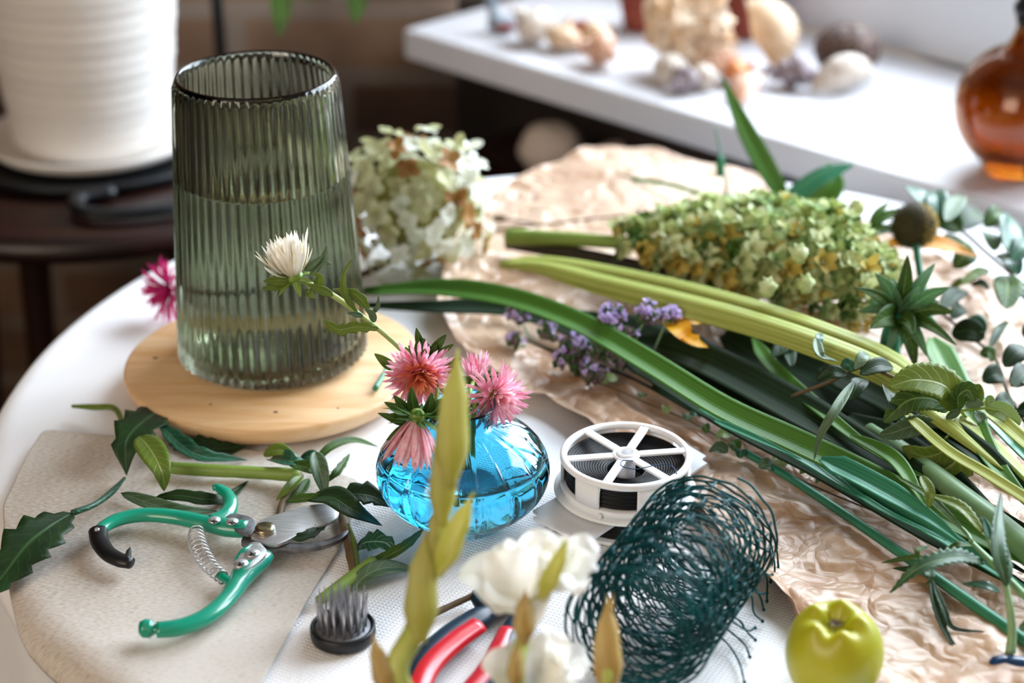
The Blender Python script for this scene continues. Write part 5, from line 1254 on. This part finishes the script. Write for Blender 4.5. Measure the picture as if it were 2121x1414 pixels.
oregano('dark oregano sprig with few purple flowers lying below the sword leaf', [(1075, 655, .030, 24, 70, (30, 60)), (1062, 705, .020, 18, 40, (40, 20)), (1135, 690, .030, 22, 46, (40, 30)), (1190, 720, .028, 34, 90, (40, 20)), (1170, 745, .020, 26, 50, (50, 20)), (1232, 775, .020, 26, 60, (30, -10)), (1250, 720, .034, 26, 50, (30, 30)), (1290, 745, .026, 30, 60, (20, 10)), (1200, 755, .016, 26, 50, (20, 0))],
        [(1075, 700, .010), (1170, 735, .012), (1280, 770, .014), (1400, 830, .014)])
# purple bloom at the far side and thin stems
t = thing('purple_bloom', 'single small purple bloom behind the amaranth spike', 'flower', P(1505, 430, .02))
c = P(1508, 428, .045); mb = MB(); petals(mb, c, Vector((-.1, -.3, .8)), [(14, 85, 70, .014, .002), (12, 60, 40, .012, .002)], .005); mb.build('petals', mat('petal_purple', '#6a51a0', '#8a72c0', 100, rough=.5, transl=.3), t)
mb = MB(); tube(mb, [c, P(1560, 440, .03), P(1640, 460, .03)], .0016, 8); mb.build('stem', M['stem_dark'], t)
mb = MB(); tube(mb, [c, D(1497, 340, dep(c)), D(1480, 262, dep(c))], [.0012, .001, .0008], 6); ell(mb, D(1492, 345, dep(c)), (.004, .004, .010), 10, 8, nz=.4); mb.build('bare_stalk', M['stem_teal'], t)
mb = MB(); leaf(mb, [P(1270, 366, .020), P(1340, 376, .022), P(1410, 390, .026), P(1490, 422, .034)], W(14, P(1400, 390, .02)), full, fold=.4)
tag(mb.build('grass_blade', M['blade']), 'thin arching grass blade on the far side of the brown paper', 'grass blade')
mb = MB(); tube(mb, [P(975, 482, .008), P(1060, 472, .014), P(1150, 462, .018), P(1290, 447, .020), P(1440, 443, .022)], [.0008, .0011, .0012, .0011, .0008], 6); ell(mb, P(1035, 452, .014), (.008, .003, .003), 10, 6); tube(mb, [P(1035, 452, .014), P(1120, 465, .016)], .0012, 6)
tag(mb.build('dry_twig', M['stem_brown']), 'thin dry twig above the end of the amaranth stem', 'twig')
# leaves standing at the far side
d0 = dep(P(1650, 425, .03))
for pts, w_, m_, lab in (([(1640, 435, d0), (1600, 370, d0), (1545, 270, d0+.01), (1493, 155, d0+.02)], 44, 'blade', 'tall pointed leaf rising in front of the window sill'),
                    ([(1605, 430, d0-.01), (1650, 398, d0-.01), (1705, 362, d0-.01), (1772, 340, d0)], 42, 'blade_teal', 'blue-green folded leaf rising behind the amaranth spike'),
                    ([(1640, 440, d0), (1690, 410, d0), (1725, 378, d0), (1715, 335, d0+.01)], 66, 'blade', 'short olive leaf standing behind the blue-green folded one'),
                    ([(1620, 440, d0), (1595, 420, d0), (1578, 388, d0)], 14, 'blade_dark', 'small dark leaf at the foot of the tall pointed leaf')):
    ps = [D(*q) for q in pts]; mb = MB(); leaf(mb, ps, W(w_, ps[0]), lance, nrm=(0.2, -1, .2), seg=24, cols=4, fold=.25)
    tag(mb.build('sword_leaf', M[m_], solid=.0005), lab, 'leaf')
# rose branch leaves at the far right
def branch(name, label, stem, leaves, srad=.0014, smat='stem_brown', cat='branch', kw={}):
    ps = [P(*q) for q in stem]; t = thing(name, label, cat, ps[0]-Vector((0, 0, ps[0].z-TZ-.008)))
    mb = MB(); tube(mb, ps, srad, 8); mb.build('stem', M[smat], t)
    for L_ in leaves:
        (a, b_, w_, m_) = L_[:4]; z = L_[4] if len(L_) > 4 else .045; k2 = L_[5] if len(L_) > 5 else {}
        p0, p1 = P(a[0], a[1], z), P(b_[0], b_[1], z + random.uniform(-.006, .006)); md = (p0+p1)/2 + Vector((0, -.002, .005))
        mb = MB(); leaf(mb, [p0, md, p1], W(w_, p0), oval, nrm=Vector((random.uniform(-.5, .5), -.7, .8)), **{**dict(fold=.2), **kw, **k2}); mb.build('leaf', M[m_], t, solid=.0004)
    return t
random.seed(13)
branch('leafy_branch', 'glossy leafy branch reaching in under the amber bottle', [(1890, 430, .06), (1980, 470, .06), (2040, 520, .055), (2110, 580, .05), (2200, 650, .04)],
       [((1925, 440), (1878, 385), 52, 'leaf_teal', .07), ((1940, 450), (1935, 395), 50, 'leaf_teal', .07), ((1960, 460), (1990, 405), 44, 'leaf_grey', .075), ((1930, 450), (1990, 480), 60, 'leaf_mid', .065), ((1985, 475), (2035, 440), 56, 'leaf_dark', .06), ((2000, 500), (1950, 520), 50, 'leaf_mid', .05), ((2020, 520), (1975, 555), 46, 'leaf_mid', .05),
        ((2085, 520), (2095, 450), 62, 'leaf_teal', .07), ((2060, 520), (2040, 480), 44, 'leaf_grey', .065), ((2095, 540), (2135, 500), 50, 'leaf_teal', .07), ((2070, 525), (2110, 570), 44, 'leaf_teal', .06), ((2085, 570), (2085, 640), 60, 'leaf_mid', .05), ((2040, 470), (2075, 440), 40, 'leaf_mid', .07), ((2050, 560), (1990, 590), 22, 'leaf_olive', .05), ((2110, 600), (2150, 640), 50, 'leaf_dark', .05)])
branch('leafy_branch', 'dark small-leaved branch lying on the paper beside the rosette', [(1940, 640, .03), (2000, 690, .03), (2060, 740, .03), (2090, 820, .028), (2140, 900, .024)],
       [((1950, 640), (1998, 600), 44, 'leaf_dark', .04), ((1970, 660), (2000, 640), 34, 'leaf_dark', .035), ((2040, 700), (1970, 690), 52, 'leaf_dark', .036), ((2040, 690), (2000, 665), 36, 'leaf_teal', .04), ((2050, 720), (2085, 665), 22, 'leaf_dark', .04), ((2060, 745), (2030, 735), 30, 'leaf_mid', .03), ((2080, 760), (2130, 720), 50, 'leaf_dark', .04), ((2080, 780), (2035, 790), 44, 'leaf_dark', .03), ((2095, 800), (2140, 770), 52, 'leaf_dark', .04), ((2090, 790), (2135, 800), 40, 'leaf_teal', .03), ((2100, 830), (2060, 850), 40, 'leaf_dark', .03), ((2105, 850), (2150, 870), 48, 'leaf_dark', .03), ((1965, 600), (2010, 585), 18, 'leaf_olive', .03), ((2010, 590), (2050, 600), 18, 'leaf_dark', .03), ((2120, 700), (2150, 690), 40, 'leaf_dark', .04), ((2125, 790), (2155, 830), 50, 'leaf_dark', .04)], srad=.0012)
branch('leafy_branch', 'dark spoon-leaved twig lying above the bunch behind the toothed spray', [(1640, 820, .055), (1720, 790, .07), (1790, 760, .08), (1870, 790, .08)],
       [((1755, 775), (1690, 788), 30, 'leaf_dark', .085), ((1770, 765), (1800, 735), 26, 'leaf_grey', .09), ((1765, 770), (1740, 760), 26, 'leaf_teal', .085), ((1780, 775), (1850, 760), 34, 'leaf_dark', .085), ((1790, 785), (1760, 830), 36, 'leaf_dark', .075), ((1700, 690), (1690, 735), 18, 'leaf_teal', .08), ((1660, 700), (1600, 740), 44, 'leaf_dark', .05), ((1830, 800), (1850, 850), 40, 'leaf_dark', .07), ((1640, 760), (1620, 710), 34, 'leaf_dark', .05)], srad=.0013)
# toothed spray in focus
dp = 1.165
t = thing('toothed_leaf_spray', 'spray of toothed olive-green leaves raised above the bunch', 'branch', D(2010, 880, dp)-Vector((0, 0, .03)))
mb = MB(); tube(mb, [D(1990, 850, dp), D(2030, 900, dp+.005), P(2090, 960, .056), P(2190, 1060, .05)], [.0012, .0016, .0018, .002], 8); tube(mb, [D(1990, 850, dp), D(2040, 845, dp-.002), D(2065, 850, dp-.004)], .001, 8); mb.build('stem', M['stem'], t)
for pts, w_, m_, nr, kw in (
    ([(1975, 850, dp), (1960, 800, dp-.01), (1900, 785, dp-.014), (1842, 800, dp-.016)], 72, 'leaf_olive', (-.1, -.8, .9), dict(tilt=.1, fold=.15)),
    ([(1965, 850, dp), (1930, 825, dp-.006), (1880, 830, dp-.010), (1830, 875, dp-.008)], 52, 'leaf_mid', (0, -.8, .7), dict(fold=.25)),
    ([(1945, 885, dp), (1900, 880, dp), (1850, 895, dp-.004), (1822, 900, dp-.004)], 40, 'leaf_grey', (0, -1, .5), dict(fold=.5)),
    ([(1985, 868, dp), (1970, 920, dp-.010), (1920, 945, dp-.014), (1868, 925, dp-.014)], 52, 'leaf_olive', (.2, -1, .2), dict(fold=.35)),
    ([(1985, 870, dp-.002), (2000, 920, dp-.008), (1965, 968, dp-.012), (1908, 985, dp-.012)], 80, 'leaf_olive', (-.1, -1, .5), dict(fold=.1)),
    ([(1985, 850, dp), (1985, 820, dp-.005), (2005, 808, dp-.006), (2018, 830, dp-.006)], 40, 'leaf_mid', (.3, -1, .4), dict(fold=.3)),
    ([(2010, 840, dp), (2020, 815, dp), (2030, 795, dp)], 34, 'leaf_olive', (0, -1, .3), dict()),
    ([(2040, 845, dp), (2070, 850, dp-.003), (2100, 870, dp-.004), (2108, 885, dp-.004)], 36, 'leaf_pale', (0, -1, .8), dict(fold=.4)),
    ([(2020, 850, dp), (2032, 870, dp-.004), (2030, 888, dp-.005)], 26, 'leaf_grey', (.4, -1, .2), dict()), ([(1990, 850, dp), (1968, 860, dp-.004), (1960, 868, dp-.004)], 18, 'leaf_grey', (.4, -1, .2), dict()),
    ([(2000, 840, dp), (2020, 835, dp-.004), (2038, 838, dp-.005)], 18, 'leaf_grey', (.1, -1, .5), dict()), ([(1990, 860, dp), (2000, 885, dp-.004), (1985, 880, dp-.005)], 14, 'leaf_pale', (.1, -1, .5), dict()), ([(2045, 842, dp), (2050, 825, dp-.002), (2060, 830, dp-.002)], 14, 'leaf_pale', (.1, -1, .5), dict())):
    ps = [D(*q) for q in pts]; mb = MB(); big = w_ > 35
    leaf(mb, ps, W(w_*1.14, ps[0]), lambda t: max(0, math.sin(PI*t**.9))**.62, nrm=nr, **{**dict(ser=.13 if big else 0, nser=15, cols=4), **kw}); mb.build('leaf', M[m_], t, solid=.0004)
# small-leaved creeper on the paper
random.seed(31)
t = thing('creeper_vine', 'thin trailing creeper with tiny pale leaves on the brown paper', 'vine', P(1450, 880, .006))
vp = [(1215, 785, .012), (1280, 808, .014), (1340, 835, .014), (1420, 868, .015), (1490, 905, .016), (1560, 945, .016), (1640, 985, .016), (1740, 1030, .014), (1880, 1085, .014)]
mb = MB(); tube(mb, [P(*q) for q in vp], .0006, 6); mb.build('stem', M['stem_brown'], t)
for k, (px, py, s_, m_) in enumerate(((1262, 790, 30, 'leaf_pale'), (1330, 822, 20, 'leaf_grey'), (1380, 850, 22, 'leaf_pale'), (1425, 868, 30, 'leaf_grey'), (1440, 862, 22, 'leaf_teal'), (1498, 905, 28, 'leaf_pale'), (1488, 935, 40, 'leaf_grey'), (1520, 925, 30, 'leaf_mid'), (1535, 940, 26, 'leaf_teal'), (1590, 970, 36, 'leaf_grey'), (1615, 955, 34, 'leaf_pale'), (1672, 978, 30, 'leaf_olive'), (1720, 990, 34, 'leaf_pale'), (1735, 1010, 30, 'leaf_olive'), (1790, 1030, 34, 'leaf_pale'), (1810, 1038, 26, 'leaf_pale'), (1850, 1060, 28, 'leaf_grey'), (1700, 1000, 22, 'leaf_grey'), (1460, 890, 22, 'leaf_mid'))):
    a = random.uniform(0, 6); p = P(px, py, .018); o = Vector((math.cos(a), math.sin(a), .2))*W(s_*.55, p)
    mb = MB(); leaf(mb, [p-o, p+Vector((0, 0, .003)), p+o], W(s_*.95, p), oval, nrm=Vector((random.uniform(-.3, .3), -.3, 1)), fold=.2, ser=.15 if k % 3 == 0 else 0, nser=4); mb.build('leaf', M[m_], t)
# serrated narrow leaves near the table edge
def sleaf(pts, w_, lab, m_='leaf_serr', ser=.45, nser=16, **kw):
    ps = [P(*q) for q in pts]; mb = MB(); leaf(mb, ps, W(w_, ps[len(ps)//2]), lance, ser=ser, nser=nser, **{**dict(fold=.25), **kw})
    return mb.build('leaf', M[m_], kw_t, solid=.0003)
kw_t = thing('serrated_leaf_stem', 'stem with long serrated leaves at the edge of the bunch, one over the paper', 'stem', P(1950, 1180, .008))
mb = MB(); tube(mb, [P(1905, 1160, .026), P(1925, 1185, .022)], .0015, 8); tube(mb, [P(2010, 1120, .040), P(2060, 1170, .044), P(2130, 1240, .040), P(2200, 1300, .04)], [.0016, .002, .0024, .0026], 8)
tube(mb, [P(1905, 1020, .046), P(1950, 1060, .048), P(2000, 1100, .044), P(2012, 1122, .042)], [.0006, .0008, .001, .0014], 8); mb.build('stem', M['stem_pale'], kw_t)
sleaf([(2040, 1165, .040), (1980, 1152, .050), (1905, 1175, .048), (1842, 1228, .030)], 46, '')
sleaf([(1925, 1185, .022), (1940, 1260, .016), (1965, 1320, .012), (2000, 1362, .010)], 18, '', 'leaf_dark', .2, 10)
sleaf([(1930, 1200, .020), (1955, 1260, .018), (1975, 1300, .014), (2045, 1308, .014)], 15, '', 'leaf_dark', .2, 10)
sleaf([(1935, 1160, .024), (1890, 1155, .026), (1825, 1165, .020)], 16, '', 'leaf_mid', .15, 8)
sleaf([(1905, 1170, .022), (1880, 1178, .02), (1848, 1176, .016)], 14, '', 'leaf_dark', .15, 6)
sleaf([(1925, 1175, .03), (1925, 1195, .03), (1918, 1212, .022)], 24, '', 'leaf_serr', .2, 6)
sleaf([(1855, 985, .050), (1920, 1025, .054), (1975, 1075, .054), (2010, 1118, .046)], 18, '', 'leaf_mid', .15, 12)
sleaf([(1930, 1025, .056), (1990, 1050, .060), (2030, 1095, .058), (2045, 1115, .05)], 28, '', 'leaf_olive', .2, 12)
sleaf([(1905, 1160, .03), (1900, 1140, .036), (1925, 1130, .034)], 12, '', 'leaf_mid', .1, 6)
sleaf([(1955, 1145, .040), (1985, 1128, .046), (2015, 1130, .042)], 16, '', 'leaf_mid', .2, 8)
sleaf([(2070, 1225, .030), (2040, 1212, .036), (1992, 1208, .034)], 22, '', 'leaf_teal', .15, 12)
kw_t = thing('serrated_leaf_stem', 'pale stem with upright serrated leaf, cut end lying beside the blue handle', 'stem', P(2090, 1290, .008))
mb = MB(); tube(mb, [P(2082, 1200, .050), P(2092, 1260, .038), P(2096, 1310, .024), P(2093, 1352, .014)], [.0016, .0022, .0026, .0030], 10); tube(mb, [P(2048, 1112, .054), P(2065, 1160, .052), P(2082, 1205, .050)], [.0022, .0018, .0016], 8); mb.build('stem', M['stem_pale'], kw_t)
sleaf([(2085, 1215, .052), (2068, 1150, .066), (2066, 1090, .074), (2074, 1018, .078)], 42, '', 'leaf_serr', .2, 16, nrm=(.3, -1, .4))
sleaf([(2085, 1215, .052), (2092, 1170, .06), (2086, 1130, .064)], 22, '', 'leaf_serr', .2, 10, nrm=(.8, -1, .2))
sleaf([(2050, 1115, .056), (2040, 1080, .06), (2030, 1070, .062)], 18, '', 'leaf_teal', .1, 8)
sleaf([(2110, 1300, .030), (2150, 1295, .034), (2200, 1310, .03)], 40, '', 'leaf_grey', .1, 8)
# narrow hanging leaf and small curls
blade([(1768, 790, .085), (1730, 850, .080), (1700, 900, .068), (1686, 952, .056)], 22, 'leaf_grey', 'narrow grey-green leaf hanging down over the bright sword leaf', lance, fold=.4)
blade([(1908, 985, .070), (1925, 1020, .066), (1922, 1055, .056)], 24, 'leaf_olive', 'small folded leaf tip hanging beneath the toothed spray', lance, fold=.4)
blade([(1690, 700, .085), (1700, 735, .090), (1735, 748, .080)], 20, 'leaf_grey', 'small curled grey leaf lying on the yellow-green stalk', lance, fold=.5)
# blue handle at the corner
mb = MB(); tube(mb, [P(2052, 1378, .010), P(2062, 1373, .012), P(2100, 1374, .013), P(2160, 1384, .013), P(2190, 1390, .012)], [.0030, .0052, .0058, .0058, .003], 16, flat=.7)
o = mb.build('tool_handle', mat('glossy_navy', '#0c3a66', '#0a2c50', 30, rough=.25, coat=.4)); tag(o, 'glossy dark blue rounded handle lying on the brown paper', 'tool handle')
mb = MB(); tube(mb, [P(2058, 1386, .0115), P(2100, 1384, .0125), P(2160, 1394, .0125)], .0018, 8); mb.build('handle_seam', M['black_rubber'], o)
# hanging plant: pot above, trailing leaves into the top of the frame
hpz = 1.30; hx, hy = -.262, 1.93
t = thing('hanging_plant', 'trailing plant whose dark pointed leaves dangle above the tall vase', 'plant', (hx, hy, hpz))
mb = MB(); lathe(mb, [(0, 0), (.05, 0), (.06, .01), (.075, .10), (.072, .10), (.055, .015), (0, .012)], (hx, hy, hpz), 32); mb.build('pot', M['terracotta'], t)
mb = MB(); tube(mb, [Vector((hx, hy, hpz+.008)), Vector((hx, hy, hpz+.222))], .002, 6, seg=3); mb.build('hanger', m_iron, t)
for (px, ys) in ((578, (-50, 78)), (735, (-60, 52))):
    dd_ = 1.86
    p0 = D(px+4, ys[0], dd_); p1 = D(px, ys[1], dd_)
    mb = MB(); tube(mb, [Vector((hx, hy, hpz+.09)), Vector((hx, hy, hpz+.12)), Vector(((p0.x+hx)/2, (p0.y+hy)/2-.05, hpz+.02)), p0+Vector((0, 0, .05)), p0], .0016, 6); mb.build('trailing_stem', M['stem'], t)
    mb = MB(); leaf(mb, [p0, (p0+p1)/2+Vector((.002, -.004, 0)), p1], W(46, p0), lance, nrm=(0, -1, .1)); leaf(mb, [p0+Vector((0, 0, .02)), p0+Vector((.02, 0, .0)), p0+Vector((.03, 0, -.03))], W(28, p0), lance, nrm=(0, -1, .1)); mb.build('leaf', M['leaf_mid'], t)
# ================================================================== what belongs together
GROUPS = {'sword_leaf': 'long leaves of the cut bunch', 'seashell': 'seashells on the window sill', 'pink_aster': 'asters in the blue vase', 'white_aster': 'asters in the blue vase',
          'cut_leaf': 'leaf trimmings on the cloth', 'plant_cutting': 'cut stems among the trimmings', 'leafy_branch': 'leafy branches of the cut bunch', 'gladiolus': 'gladioli at the front edge of the table',
          'terracotta_pot': 'terracotta pots on the window sill', 'stone': 'stones under the window sill', 'oregano_sprig': 'oregano sprigs on the paper', 'serrated_leaf_stem': 'serrated leaf stems in the bunch'}
for o in list(SC.objects):
    if o.parent is None and 'label' in o:
        k = o.name.split('.')[0]
        if k in GROUPS: o['group'] = GROUPS[k]
